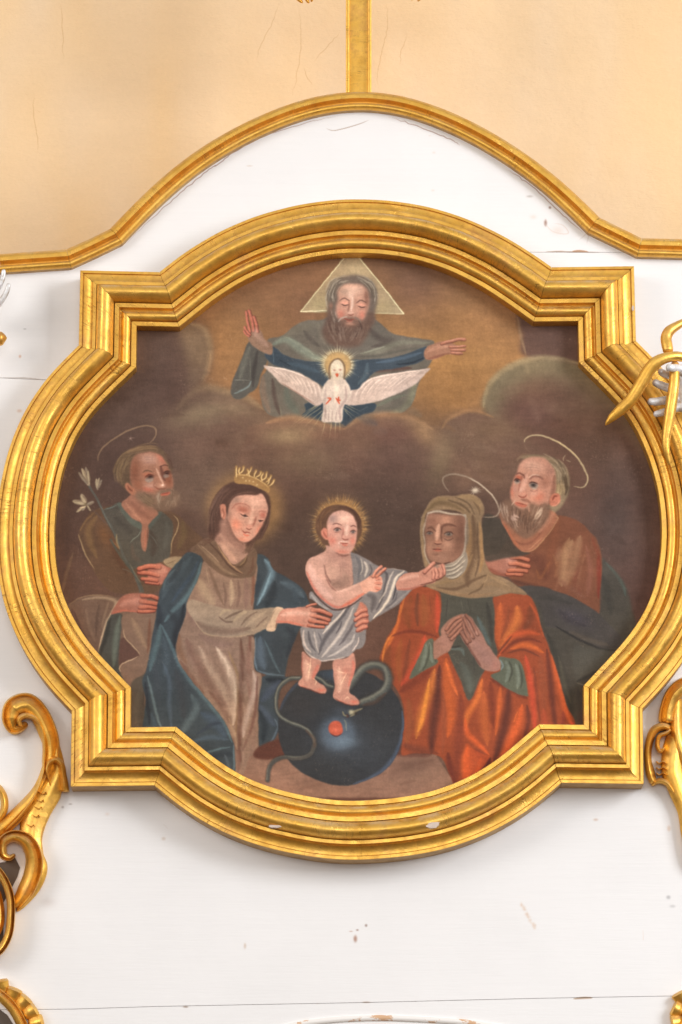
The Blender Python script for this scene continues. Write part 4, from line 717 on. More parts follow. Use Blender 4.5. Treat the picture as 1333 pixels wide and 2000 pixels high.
def mary2():
    """her right-hand mantle, behind the Child"""
    at(480, 1130, 3.508)
    m = f([(40, -130), (90, -170), (150, -140), (190, -60), (260, -20), (330, 20), (400, 80), (440, 170), (500, 300), (440, 330), (380, 340), (330, 440), (290, 560), (270, 665), (300, 680), (240, 760), (210, 860), (240, 1000), (200, 1100), (150, 1180), (110, 1240), (90, 1100), (90, 900), (100, 700), (140, 660), (70, 630), (50, 560), (60, 380), (60, 200), (40, 0)], (62, 71, 76), 3, keep=True)
    for q, w, c, o in (([(130, -130), (180, -60), (150, 40), (80, 180)], 50, (96, 128, 140), .85), ([(170, -40), (140, 60), (90, 170)], 14, (126, 160, 170), .6), ([(60, -100), (80, 20), (60, 120)], 50, (54, 62, 70), .8),
        ([(200, 20), (180, 120), (140, 200)], 60, (50, 54, 58), .8), ([(240, 20), (330, 60), (400, 130)], 50, (80, 96, 104), .8), ([(330, 60), (340, 120), (380, 170)], 30, (64, 76, 84), .7),
        ([(180, 330), (220, 450), (240, 600)], 90, (60, 66, 72), .8), ([(280, 330), (330, 400), (280, 540)], 50, (52, 54, 60), .7), ([(100, 400), (100, 520), (130, 620)], 70, (82, 98, 112), .85), ([(70, 400), (60, 540), (80, 630)], 12, (104, 124, 134), .8), ([(130, 420), (190, 560), (240, 650)], 16, (84, 108, 116), .7), ([(80, 630), (160, 655), (270, 665)], 14, (96, 116, 128), .7),
        ([(140, 690), (200, 700), (260, 690)], 40, (40, 44, 50), .8), ([(240, 700), (170, 770), (110, 840)], 60, (68, 78, 98), .8), ([(100, 870), (150, 940), (200, 1010)], 50, (72, 84, 102), .8), ([(95, 900), (130, 1000), (120, 1120)], 44, (46, 52, 58), .8), ([(200, 960), (220, 1020), (180, 1110), (130, 1200)], 12, (92, 110, 124), .7)):
        s(q, w, c, o, 1, clip=m)
def ledge():
    at(460, 1270, 2.777)
    f([(80, 580), (160, 572), (500, 570), (1040, 565), (1100, 590), (1230, 800), (1210, 830), (0, 850), (-60, 800), (40, 680)], (142, 108, 91), 2)
    b(500, 740, 300, 60, (146, 110, 92), .6); b(960, 620, 110, 36, (104, 76, 64), .7, -10); b(1020, 690, 80, 40, (146, 112, 92), .5)
    for i in range(60):
        x = 150+rng.rand()*950; y = 600+rng.rand()*200; s([(x, y), (x+50, y-12), (x+90, y-20)], 14, jit((134, 100, 86), 10), .25, 1)
    f([(200, 815), (400, 800), (900, 800), (1140, 806), (1200, 900), (200, 900)], (96, 66, 56), 4); f([(120, 530), (250, 480), (260, 580), (110, 585)], (96, 60, 50), 4)
    f([(900, 500), (1000, 520), (1060, 575), (860, 570)], (98, 58, 48), 4, .6)
def globe():
    at(460, 1270, 2.777)
    g = f([(575, 100), (700, 115), (800, 165), (870, 240), (908, 330), (914, 420), (890, 530), (840, 620), (750, 690), (600, 735), (470, 715), (350, 655), (270, 570), (235, 460), (240, 330), (290, 220), (400, 130)], (58, 58, 60), 2, keep=True)
    b(700, 560, 200, 130, (66, 68, 72), .7, clip=g); b(360, 300, 90, 80, (66, 62, 62), .5, clip=g)
    s([(905, 330), (912, 420), (885, 530), (830, 620), (740, 690), (640, 725)], 22, (74, 88, 112), .8, 1, clip=g); s([(240, 330), (280, 240), (340, 180)], 20, (66, 74, 92), .6, 1, clip=g); b(540, 130, 80, 30, (58, 74, 92), .8, clip=g)
    b(560, 470, 120, 100, (70, 80, 94), .6, clip=g)
    th = np.linspace(0, 2*np.pi, 16, endpoint=False); f(np.stack([555+94*np.cos(th), 450+90*np.sin(th)], 1), (84, 100, 118), 14, .9, g); b(560, 490, 60, 40, (100, 122, 144), .6); b(600, 500, 60, 30, (104, 126, 142), .6, clip=g)
    b(580, 330, 60, 26, (74, 84, 98), .4, clip=g)
    # serpent
    def sn(q, w, tp='n'):
        w = w*1.45; s(q, w*1.35, (52, 48, 46), .7, .8, tp); s(q, w*1.0, (80, 82, 80), .95, .8, tp); s(np.array(q, float)+[-w*.12, -w*.15], w*.3, (136, 134, 120), .65, 1, tp)
    sn([(350, 150), (290, 158), (240, 200), (222, 270), (232, 340), (280, 385), (360, 415), (410, 450), (430, 510), (410, 560), (350, 585), (270, 580), (215, 600), (185, 640), (176, 705)], 17, 'n')
    s([(430, 510), (405, 565), (340, 588), (260, 582), (205, 605), (182, 650), (176, 708)], 22, (80, 76, 72), .9, .5, 'e'); s([(380, 430), (425, 480), (428, 530)], 16, (96, 78, 68), .7, 1)
    sn([(435, 145), (470, 160), (500, 190), (530, 200)], 17)
    sn([(612, 200), (660, 140), (700, 96), (760, 80), (812, 102), (830, 160), (812, 212), (760, 252), (690, 282)], 37)
    for i in range(30):
        t = i/29; q = spl(np.array([(620, 190), (660, 140), (700, 96), (760, 78), (815, 100), (835, 160), (815, 215), (760, 255), (690, 285)], float)); p = q[int(t*(len(q)-1))]
        b(p[0], p[1], 10, 7, (116, 118, 108), .4)
    s([(690, 300), (760, 280), (820, 230)], 20, (84, 66, 58), .6, 1)
    # head with open jaws
    for q, w in (([(690, 315), (640, 335), (620, 350)], 16), ([(640, 325), (645, 345), (620, 362)], 9), ([(580, 330), (590, 350), (605, 358)], 9), ([(590, 322), (600, 338)], 8)):
        s(q, w, (140, 130, 104), .85, .8); b(630, 335, 12, 10, (170, 162, 136), .6)
    s([(600, 345), (612, 360), (600, 366)], 7, (90, 56, 48), .8)
    b(655, 342, 12, 8, (60, 52, 46), .8)
    # apple
    f([(506, 420), (520, 394), (545, 384), (570, 392), (584, 420), (578, 450), (548, 464), (516, 452)], (194, 94, 72), 2); b(545, 432, 18, 12, (220, 118, 92), .7); s([(512, 448), (545, 468), (580, 450)], 7, (90, 46, 42), .7)
    s([(590, 375), (600, 400), (604, 440)], 9, (140, 140, 120), .6); s([(575, 362), (590, 375)], 6, (150, 150, 130), .6)
SK = (190, 146, 130)
def child():
    at(560, 930, 4.443)
    b(465, 430, 205, 215, (196, 146, 86), .98, 0, None, 7); b(460, 330, 150, 120, (204, 152, 90), .6)
    for i in range(340):
        a = rng.rand()*2*np.pi; r0 = 190+rng.rand()*40; r1 = r0+24+rng.rand()*54
        s([(465+r0*np.cos(a), 430+r0*1.05*np.sin(a)), (465+r1*np.cos(a), 430+r1*1.05*np.sin(a))], 5, jit((192, 146, 92), 10), .5, .9, 'e', raw=True)
    for a, r in ((-95, 350), (-115, 340), (-75, 300), (-45, 330), (-15, 340), (0, 330), (160, 330), (170, 340), (150, 320), (-160, 340), (-140, 300), (-60, 290), (140, 280), (-172, 300), (-20, 300)):
        c, n = np.cos(np.radians(a)), np.sin(np.radians(a)); s([(465+215*c, 430+215*n), (465+r*c, 430+r*n)], 4, (176, 152, 118), .7, .9, 'e', raw=True)
    # white cloth behind: over the far shoulder and arm
    C1 = (128, 120, 118)
    m = f([(540, 680), (600, 672), (680, 710), (780, 770), (860, 800), (940, 805), (1050, 830), (1010, 880), (960, 980), (1090, 975), (1040, 1040), (960, 1120), (860, 1180), (740, 1255), (700, 1300), (640, 1500), (330, 1400), (420, 1200), (240, 1080), (200, 1060), (215, 1000), (300, 1080), (420, 1160), (560, 1000), (575, 860)], C1, 3, keep=True)
    for q, w, c, o in (([(600, 690), (640, 780), (620, 900)], 40, (108, 104, 106), .8), ([(670, 740), (700, 800), (680, 880)], 30, (192, 178, 164), .8), ([(640, 700), (660, 800), (640, 860)], 14, (176, 164, 152), .7), ([(720, 760), (740, 820), (700, 900)], 16, (92, 86, 88), .8),
        ([(780, 800), (860, 830), (870, 900), (830, 1060), (780, 1160)], 30, (84, 78, 80), .8), ([(1020, 825), (950, 880), (920, 980), (880, 1080), (820, 1160), (750, 1240)], 36, (206, 190, 172), .9), ([(930, 820), (890, 900), (860, 1000), (800, 1100)], 22, (178, 164, 152), .85), ([(1030, 850), (960, 930), (945, 1000), (920, 1080)], 14, (70, 66, 70), .9), ([(1080, 985), (1000, 1050), (900, 1140)], 26, (150, 140, 134), .7), ([(960, 1010), (940, 1080), (860, 1150)], 18, (96, 90, 92), .8), ([(700, 1030), (760, 1060), (740, 1180)], 70, (98, 90, 90), .8), ([(860, 800), (960, 808), (1040, 826)], 10, (196, 180, 164), .7)):
        s(q, w, c, o, .9, clip=m)
    # torso
    t = f([(170, 780), (200, 720), (270, 685), (340, 640), (350, 560), (560, 600), (555, 680), (570, 760), (575, 860), (565, 960), (430, 990), (300, 960), (200, 880)], (182, 138, 122), 3, keep=True)
    b(400, 840, 80, 70, (198, 156, 136), .6, clip=t); b(500, 900, 70, 70, (148, 116, 102), .8, clip=t); b(440, 940, 90, 34, (140, 108, 94), .8, clip=t); b(460, 690, 100, 34, (162, 118, 106), .7, clip=t); b(500, 770, 40, 20, (160, 120, 108), .6, clip=t)
    s([(330, 770), (340, 850), (390, 930)], 16, (128, 92, 82), .8, 1, clip=t); s([(470, 760), (470, 840), (480, 900)], 14, (162, 122, 108), .6, 1, clip=t); b(260, 740, 80, 40, (208, 164, 148), .8, -20, clip=t)
    # white loin cloth
    at(480, 1130, 3.508)
    m = f([(450, 90), (500, 130), (600, 190), (700, 150), (780, 110), (760, 200), (745, 260), (780, 370), (775, 440), (740, 505), (690, 540), (600, 560), (510, 568), (440, 535), (395, 470), (382, 400), (388, 330), (530, 340), (590, 250), (500, 180), (440, 120)], (138, 130, 128), 2, keep=True)
    for q, w, c, o in (([(450, 110), (520, 190), (600, 210)], 20, (176, 164, 156), .6), ([(730, 170), (660, 260), (600, 340), (540, 420), (500, 520)], 40, (94, 88, 90), .85), ([(700, 180), (640, 260), (580, 320), (530, 380)], 24, (200, 184, 170), .9), ([(740, 200), (700, 290), (650, 380), (580, 470), (520, 540)], 30, (186, 172, 162), .85), ([(760, 270), (700, 380), (640, 460)], 26, (98, 90, 92), .8),
        ([(750, 380), (720, 440), (640, 500), (560, 540)], 24, (182, 170, 162), .8), ([(775, 400), (770, 440), (730, 500)], 12, (200, 180, 168), .8), ([(740, 430), (720, 480)], 20, (104, 96, 98), .7), ([(400, 350), (400, 440), (450, 510)], 20, (198, 178, 166), .8), ([(430, 360), (440, 430), (480, 500)], 22, (92, 86, 88), .85), ([(470, 360), (480, 430), (500, 510)], 16, (182, 168, 158), .8), ([(500, 370), (520, 430), (520, 500)], 16, (104, 98, 100), .7), ([(440, 530), (510, 562), (600, 555), (690, 535)], 10, (196, 176, 164), .7), ([(390, 470), (430, 520), (500, 560)], 8, (206, 184, 170), .7), ([(660, 290), (650, 330), (620, 380)], 12, (80, 74, 78), .7)):
        s(q, w, c, o, .9, clip=m)
    # legs
    for pts, hi, sh in (([(390, 500), (440, 540), (516, 565), (505, 620), (475, 680), (500, 710), (540, 735), (556, 770), (540, 788), (490, 780), (420, 750), (368, 735), (362, 705), (390, 670), (384, 600)], [(410, 560), (430, 640), (420, 700)], [(500, 590), (480, 640), (460, 690)]),
                        ([(605, 560), (690, 545), (740, 510), (752, 590), (740, 660), (720, 720), (714, 780), (750, 805), (780, 845), (765, 866), (700, 862), (620, 830), (598, 800), (612, 740), (600, 640)], [(640, 610), (650, 700), (640, 780)], [(735, 560), (740, 640), (705, 740)])):
        lg = f(pts, (180, 130, 114), 2, keep=True); s(hi, 44, (202, 158, 138), .8, 1, clip=lg); s(sh, 30, (196, 112, 96), .7, 1, clip=lg)
        s([(pts[-4][0]+10, pts[-4][1]), (pts[-5][0], pts[-5][1]-8)], 20, (206, 112, 92), .6, 1, clip=lg)
    s([(390, 510), (386, 600), (392, 660)], 8, (150, 86, 72), .6); s([(365, 735), (430, 758), (500, 785), (548, 788)], 6, (112, 60, 50), .8); s([(600, 806), (660, 850), (730, 868), (775, 860)], 6, (112, 60, 50), .8)
    b(520, 765, 30, 14, (206, 116, 96), .8); b(745, 845, 26, 14, (208, 116, 96), .8); b(690, 640, 26, 26, (196, 120, 104), .5)
    for q in ([(415, 580), (440, 600), (430, 650)], [(450, 540), (440, 620), (430, 690)], [(455, 680), (485, 700), (475, 735)], [(615, 625), (650, 640), (690, 650)], [(700, 640), (670, 690), (650, 730)], [(630, 700), (625, 790)], [(680, 830), (700, 812), (712, 830)], [(470, 700), (460, 740)]): s(q, 6, (222, 190, 158), .65, .9)
    # near arm blessing
    at(560, 930, 4.443)
    a = f([(165, 790), (185, 735), (230, 700), (290, 720), (325, 780), (340, 860), (385, 940), (440, 990), (520, 970), (600, 940), (650, 920), (700, 970), (690, 1010), (640, 1050), (560, 1110), (480, 1145), (420, 1145), (330, 1090), (250, 1010), (200, 920), (170, 850)], SK, 2, keep=True)
    s([(200, 760), (230, 860), (310, 980), (400, 1060)], 70, (208, 164, 150), .8, 1, clip=a); s([(175, 830), (230, 960), (330, 1080), (440, 1138), (560, 1100)], 26, (196, 112, 96), .75, 1, clip=a); s([(420, 1000), (500, 985), (620, 945)], 26, (208, 166, 148), .7, 1, clip=a); s([(480, 1130), (580, 1080), (680, 1010)], 34, (200, 110, 88), .8, 1, clip=a); s([(335, 860), (380, 950), (435, 1000)], 12, (140, 92, 80), .6, 1, clip=a)
    s([(230, 1010), (330, 1110), (430, 1160), (560, 1120), (660, 1050)], 12, (76, 52, 46), .8, 1)
    h = f([(640, 930), (690, 890), (740, 860), (800, 860), (830, 880), (835, 930), (820, 980), (780, 1005), (720, 1000), (680, 1020)], (200, 148, 128), 2, keep=True)
    s([(780, 1000), (828, 970)], 20, (206, 104, 80), .8, 1, clip=h); b(720, 940, 40, 40, (208, 160, 140), .6)
    fing([(750, 870), (780, 820), (822, 782)], 26, (200, 128, 106), (120, 70, 60), (216, 156, 134)); fing([(780, 870), (820, 830), (856, 800)], 24, (196, 118, 94), (110, 62, 52), (212, 146, 122))
    for q in ([(770, 895), (800, 885), (828, 888)], [(760, 930), (800, 925), (830, 935)], [(760, 965), (790, 970), (815, 975)]): s(q, 28, (196, 124, 104), .8, .8); s(np.array(q)+[0, 15], 6, (130, 66, 54), .7)
    s([(720, 890), (730, 870), (745, 868)], 8, (150, 96, 82), .6)
    # head
    hd = f([(255, 470), (258, 380), (300, 310), (370, 262), (460, 248), (550, 270), (620, 330), (655, 410), (648, 500), (615, 570), (580, 620), (340, 600), (290, 540)], (104, 76, 60), 4, keep=True)
    hair([(300, 500), (290, 400), (360, 300), (460, 264)], 40, 18, 12, [(130, 96, 70), (92, 66, 54), (116, 84, 64)], .5, hd)
    hair([(460, 264), (560, 290), (620, 380), (620, 500)], 40, 14, 12, [(98, 70, 56), (80, 56, 48)], .5, hd)
    fc = f([(355, 480), (350, 400), (390, 330), (450, 300), (520, 305), (575, 340), (605, 400), (612, 480), (605, 560), (585, 630), (540, 670), (480, 678), (420, 650), (370, 590)], (194, 146, 130), 4, keep=True)
    b(500, 370, 70, 50, (210, 172, 152), .85, clip=fc); b(400, 370, 44, 44, (146, 122, 116), .75, clip=fc); b(380, 560, 40, 70, (190, 124, 108), .7, clip=fc)
    b(400, 560, 30, 26, (204, 118, 100), .6, clip=fc); b(575, 560, 26, 40, (206, 122, 104), .75, clip=fc); b(480, 655, 60, 22, (206, 118, 98), .6, clip=fc); b(520, 610, 26, 10, (170, 120, 106), .6, clip=fc)
    s([(525, 420), (522, 480), (520, 520)], 34, (212, 176, 158), .8, 1, clip=fc); s([(492, 450), (490, 500), (482, 535)], 14, (160, 104, 92), .6, 1, clip=fc)
    s([(395, 425), (430, 408), (485, 430)], 12, (122, 82, 72), .8, .9); s([(550, 440), (580, 430), (606, 445)], 12, (120, 80, 70), .8, .9)
    eye(442, 466, 62, (184, 120, 106), (166, 152, 142), (52, 42, 42), .1); eye(577, 484, 48, (176, 120, 106), (158, 146, 136), (62, 58, 58), 0)
    b(515, 532, 32, 16, (202, 146, 130), .9); s([(480, 540), (510, 552), (540, 545)], 10, (146, 80, 68), .8, .9)
    s([(455, 570), (490, 565), (545, 575)], 8, (214, 184, 168), .7, .9); s([(458, 578), (500, 584), (542, 582)], 8, (150, 70, 58), .85); s([(480, 592), (510, 600), (532, 594)], 16, (204, 112, 92), .8, .9); b(455, 580, 8, 10, (214, 190, 178), .6)
    f([(300, 480), (325, 448), (352, 462), (358, 520), (372, 550), (340, 550), (312, 520)], (198, 128, 108), 3); s([(325, 475), (335, 510), (355, 535)], 12, (158, 88, 74), .7, 1)
    s([(430, 665), (490, 690), (545, 680)], 16, (136, 92, 80), .7, 1)
def maryhands():
    at(480, 1130, 3.508)
    # far hand coming round the Child's hip
    h = f([(790, 160), (820, 180), (838, 220), (842, 280), (830, 330), (800, 360), (775, 366), (765, 330), (755, 250), (770, 200)], (176, 118, 100), 2, keep=True)
    s([(830, 200), (836, 270), (820, 340)], 18, (140, 84, 72), .7, 1, clip=h)
    for q in ([(756, 245), (790, 222), (825, 210)], [(752, 280), (790, 258), (832, 250)], [(758, 318), (795, 298), (835, 290)], [(766, 352), (800, 336), (828, 326)]): fing(q, 24, (196, 118, 98), (112, 60, 52), (210, 144, 122))
    s([(785, 160), (800, 185), (815, 205)], 20, (190, 118, 98), .8, .8)
    h = f([(205, 300), (225, 250), (260, 208), (340, 200), (420, 190), (470, 200), (490, 240), (480, 300), (440, 335), (360, 325), (280, 305), (230, 310)], (186, 130, 112), 2, keep=True)
    s([(240, 250), (330, 235), (440, 240)], 40, (206, 160, 142), .8, 1, clip=h); s([(215, 300), (300, 300), (400, 325)], 16, (196, 110, 90), .7, 1, clip=h)
    for q, w in (([(430, 318), (480, 325), (535, 332)], 18), ([(440, 285), (500, 295), (560, 305)], 23), ([(450, 250), (510, 262), (572, 282)], 25), ([(460, 212), (520, 220), (582, 245)], 28), ([(420, 190), (450, 180), (480, 172)], 14)):
        fing(q, w, (198, 112, 88), (108, 56, 46), (212, 138, 114))
    b(440, 240, 36, 40, (206, 156, 136), .6)
def anne():
    at(720, 1100, 3.1)
    Or = (152, 76, 50)
    # bodice
    bo = f([(430, 180), (780, 180), (780, 520), (800, 560), (700, 680), (620, 830), (560, 740), (500, 600), (420, 560), (400, 300)], (84, 80, 70), 3, keep=True)
    for q, w, c in (([(560, 220), (570, 280)], 30, (96, 92, 80)), ([(660, 320), (700, 420), (740, 500)], 30, (92, 104, 98)), ([(720, 240), (740, 380), (750, 480)], 30, (66, 62, 56)), ([(500, 520), (560, 520), (580, 560)], 20, (104, 112, 104)), ([(560, 600), (600, 680), (620, 790)], 50, (96, 98, 88)), ([(640, 560), (640, 660)], 40, (74, 70, 64)), ([(480, 220), (470, 320)], 30, (70, 64, 58)), ([(470, 500), (520, 508), (560, 500)], 10, (60, 56, 52)), ([(600, 220), (620, 300)], 14, (70, 66, 58)), ([(660, 330), (680, 380)], 10, (124, 134, 126))):
        s(q, w, c, .8, 1, clip=bo)
    # big mantle
    m = f([(240, 160), (330, 140), (420, 170), (440, 220), (435, 330), (430, 430), (480, 540), (560, 720), (615, 830), (690, 670), (780, 560), (765, 460), (765, 300), (760, 200), (860, 170), (960, 190), (1010, 250), (1050, 400), (1090, 500), (1150, 680), (1200, 860), (1250, 960), (1262, 1100), (1150, 1260), (900, 1380), (700, 1450), (570, 1440), (500, 1300), (430, 1170), (280, 1150), (200, 1160), (205, 1080), (215, 900), (180, 780), (120, 700), (68, 600), (110, 460), (170, 360), (195, 240)], Or, 3, keep=True)
    O1, O2, D1, D2, R = (206, 110, 58), (216, 128, 62), (122, 60, 44), (92, 52, 44), (196, 80, 56)
    for q, w, c, o in (
        ([(260, 200), (230, 300), (250, 390)], 60, (138, 76, 48), .8), ([(330, 190), (340, 300), (330, 380)], 60, (150, 86, 52), .8), ([(300, 180), (290, 280), (300, 380)], 26, (112, 66, 48), .8), ([(415, 190), (420, 300), (415, 420)], 34, R, .9), ([(370, 200), (380, 300)], 16, (112, 64, 46), .6), ([(200, 250), (170, 380), (100, 540)], 24, O1, .85), ([(140, 440), (230, 415), (330, 420), (420, 450)], 22, D1, .9), ([(190, 180), (215, 200), (200, 300)], 10, O2, .5),
        ([(130, 500), (110, 600), (150, 700)], 60, (132, 74, 48), .8), ([(200, 460), (180, 580), (190, 720)], 40, (152, 84, 50), .8), ([(250, 460), (230, 600), (210, 740)], 26, (118, 64, 46), .7), ([(340, 440), (330, 520), (260, 660), (200, 740)], 50, R, .85), ([(85, 600), (100, 500), (140, 430)], 14, O2, .8),
        ([(190, 780), (260, 730), (330, 680), (400, 640)], 60, D1, .8), ([(400, 640), (380, 760), (320, 920), (290, 1060)], 60, (196, 112, 58), .9), ([(370, 700), (350, 820), (320, 960), (300, 1020)], 26, (226, 140, 62), .8), ([(240, 820), (250, 960), (230, 1100)], 50, (150, 84, 54), .8), ([(430, 620), (420, 800), (390, 1000), (380, 1160)], 56, D2, .9), ([(210, 1100), (300, 1130), (420, 1150)], 50, (112, 62, 48), .7),
        ([(470, 580), (480, 740), (500, 900), (480, 1050)], 70, (196, 96, 52), .85), ([(470, 600), (500, 700), (540, 800)], 24, (220, 110, 60), .8), ([(450, 780), (460, 960), (450, 1150)], 30, (146, 78, 54), .7), ([(560, 800), (560, 960), (540, 1150), (540, 1300)], 60, (128, 64, 48), .8), ([(480, 1150), (500, 1260), (530, 1340)], 50, (104, 52, 44), .8),
        ([(690, 700), (660, 820), (600, 920), (590, 990)], 40, O1, .9), ([(585, 940), (600, 1030), (660, 1090), (730, 1160)], 34, (210, 96, 54), .9), ([(700, 780), (700, 920), (720, 1100)], 60, (190, 100, 58), .8), ([(740, 720), (750, 860), (760, 1000)], 44, D1, .85), ([(800, 740), (790, 880), (770, 1040)], 30, (198, 98, 54), .85), ([(850, 760), (840, 900), (800, 1080), (760, 1200)], 56, D2, .9), ([(930, 860), (900, 980), (850, 1100), (800, 1220)], 60, (206, 96, 54), .9), ([(960, 860), (970, 960), (940, 1080)], 30, (104, 56, 46), .85), ([(600, 1110), (590, 1220), (600, 1340)], 50, (224, 104, 54), .9), ([(640, 1130), (680, 1160), (710, 1190)], 44, D1, .85), ([(680, 1180), (660, 1260), (620, 1340)], 30, (206, 92, 52), .8), ([(740, 1180), (700, 1260), (650, 1330)], 40, (88, 44, 42), .9), ([(740, 700), (860, 760), (960, 820)], 40, (112, 58, 46), .8), ([(900, 900), (880, 960)], 20, (232, 120, 60), .6),
        ([(800, 240), (790, 380), (790, 500)], 50, (196, 98, 56), .8), ([(900, 260), (900, 340), (850, 440), (800, 520)], 60, (204, 114, 62), .9), ([(780, 220), (840, 195), (930, 210)], 20, (150, 78, 50), .7), ([(980, 260), (980, 340), (940, 400)], 50, (122, 68, 48), .8), ([(850, 260), (840, 360), (800, 460)], 20, (134, 72, 48), .6),
        ([(790, 560), (860, 450), (960, 420), (1040, 430)], 34, (200, 90, 54), .9), ([(800, 550), (880, 480), (980, 460), (1050, 480)], 18, D1, .9), ([(860, 520), (960, 495), (1060, 540)], 34, (210, 104, 56), .85), ([(840, 545), (940, 525), (1040, 570)], 14, (110, 60, 46), .8), ([(770, 560), (820, 500), (870, 440)], 14, (106, 60, 46), .8), ([(950, 560), (980, 700), (1000, 880), (1010, 1020)], 40, R, .85), ([(1040, 560), (1060, 720), (1060, 900)], 60, (146, 78, 54), .8), ([(1080, 520), (1100, 700), (1120, 900), (1140, 1020)], 34, (104, 56, 46), .85), ([(1110, 540), (1150, 700), (1190, 860), (1230, 980)], 44, (210, 98, 56), .9), ([(1060, 880), (1070, 980), (1060, 1040)], 40, (176, 82, 56), .8), ([(1180, 900), (1180, 960), (1150, 1020)], 30, (134, 62, 50), .7), ([(1230, 960), (1245, 1000), (1250, 1040)], 24, (222, 90, 60), .8), ([(980, 240), (1030, 340), (1060, 440)], 16, (196, 92, 56), .7), ([(1000, 620), (1020, 800), (1040, 960)], 16, (120, 62, 48), .6)):
        s(q, w, c, o, 1, clip=m)
    f([(590, 1095), (640, 1130), (720, 1165), (735, 1175), (650, 1300), (630, 1370), (570, 1380), (575, 1240)], (200, 88, 50), 4, .55)
    # green sleeves
    for pts, hs in (([(385, 455), (400, 490), (400, 560), (420, 600), (340, 650), (250, 700), (280, 620), (320, 540), (345, 480)], [[(370, 480), (380, 560), (390, 600)], [(350, 490), (340, 580), (310, 650)]]), ([(790, 570), (850, 575), (910, 590), (940, 650), (965, 780), (960, 806), (880, 780), (800, 730), (740, 680), (800, 650)], [[(830, 590), (850, 650), (830, 720)], [(890, 610), (910, 690), (900, 760)]])):
        g = f(pts, (98, 100, 84), 2, keep=True)
        for q in hs: s(q, 26, (126, 132, 114), .7, 1, clip=g); s(np.array(q)+[20, 0], 12, (70, 70, 60), .7, 1, clip=g)
    s([(795, 580), (815, 620), (800, 650)], 14, (130, 146, 138), .7)
    # praying hands
    h = f([(392, 500), (400, 470), (440, 440), (440, 400), (480, 350), (540, 315), (570, 306), (590, 320), (580, 360), (545, 410), (520, 470), (490, 530), (440, 560), (400, 580)], (158, 114, 96), 2, keep=True)
    b(460, 470, 44, 50, (170, 122, 106), .8, -30, clip=h)
    for q in ([(470, 400), (510, 350), (560, 318)], [(480, 420), (525, 370), (575, 330)], [(490, 440), (535, 395), (582, 350)], [(500, 460), (540, 420), (570, 390)]): fing(q, 18, (158, 104, 84), (84, 52, 44), (182, 126, 104))
    h = f([(570, 306), (620, 325), (650, 370), (690, 430), (720, 490), (770, 560), (800, 600), (790, 650), (730, 655), (680, 630), (640, 570), (600, 510), (560, 450), (555, 420), (590, 390), (570, 350)], (162, 118, 102), 2, keep=True)
    s([(640, 480), (690, 540), (750, 620)], 80, (160, 118, 106), .8, 1, clip=h); s([(580, 460), (620, 540), (680, 620)], 20, (108, 68, 58), .7, 1, clip=h); b(770, 620, 26, 40, (164, 110, 96), .6, clip=h)
    for q in ([(590, 312), (625, 355), (660, 430)], [(578, 330), (600, 380), (635, 450)], [(575, 365), (585, 410), (615, 470)], [(560, 420), (580, 450), (600, 480)]): fing(q, 19, (132, 88, 72), (78, 48, 42), (168, 116, 98))
    b(655, 425, 7, 16, (196, 150, 132), .7, -20); b(625, 445, 6, 14, (190, 142, 124), .7, -20); b(600, 468, 6, 12, (180, 132, 114), .6, -20); b(480, 430, 6, 12, (184, 138, 120), .5, 30); b(506, 455, 6, 10, (184, 138, 120), .5, 30)
    # veil
    at(780, 880, 4.443)
    V = (142, 116, 90)
    m = f([(180, 700), (190, 600), (230, 500), (280, 430), (350, 395), (430, 392), (480, 395), (540, 378), (620, 378), (690, 410), (730, 470), (735, 540), (715, 600), (722, 700), (732, 850), (750, 960), (800, 1060), (900, 1100), (1000, 1160), (1110, 1250), (960, 1240), (820, 1270), (640, 1280), (480, 1260), (340, 1220), (230, 1170), (340, 1120), (400, 1080), (560, 950), (560, 560), (260, 530), (225, 650), (215, 800), (250, 960), (300, 1010), (230, 1020), (200, 920), (185, 800)], V, 3, keep=True)
    ins = f([(240, 545), (330, 520), (440, 540), (575, 570), (590, 760), (560, 900), (470, 985), (350, 990), (260, 960), (225, 860), (222, 680)], (116, 86, 72), 3, keep=True)
    for q, w, c, o in (([(200, 640), (250, 520), (340, 430), (430, 420)], 40, (142, 116, 84), .8), ([(240, 520), (330, 460), (440, 470), (560, 520)], 40, (112, 90, 66), .8), ([(420, 430), (540, 470), (620, 540)], 20, (96, 76, 58), .8), ([(520, 400), (620, 400), (690, 470), (700, 540)], 60, (150, 122, 90), .8), ([(480, 400), (600, 460), (660, 560)], 12, (98, 78, 60), .8), ([(640, 440), (690, 500), (700, 560)], 16, (110, 86, 66), .7),
        ([(640, 560), (650, 720), (640, 900), (590, 1080), (600, 1180)], 70, (104, 80, 62), .85), ([(610, 600), (615, 760), (600, 900), (540, 1020), (420, 1100)], 40, (146, 114, 82), .8), ([(700, 620), (710, 780), (720, 940), (700, 1060)], 34, (160, 124, 86), .8), ([(680, 620), (680, 800), (690, 960), (660, 1100)], 18, (98, 76, 60), .8), ([(300, 1160), (440, 1130), (560, 1050), (640, 900)], 34, (148, 120, 88), .7), ([(320, 1190), (500, 1200), (640, 1130), (760, 1080)], 26, (104, 80, 62), .8), ([(260, 1170), (420, 1230), (640, 1260), (820, 1240)], 26, (152, 120, 90), .8), ([(680, 1180), (820, 1160), (960, 1210), (1080, 1240)], 40, (140, 112, 84), .7), ([(770, 1080), (860, 1130), (960, 1180)], 20, (156, 126, 94), .7), ([(740, 1140), (700, 1200), (600, 1250)], 14, (98, 76, 58), .7), ([(190, 720), (205, 860), (240, 980)], 14, (150, 124, 94), .7), ([(770, 1080), (760, 1120), (720, 1160)], 8, (168, 138, 104), .6), ([(820, 1270), (960, 1240), (1100, 1250)], 14, (112, 88, 68), .6)):
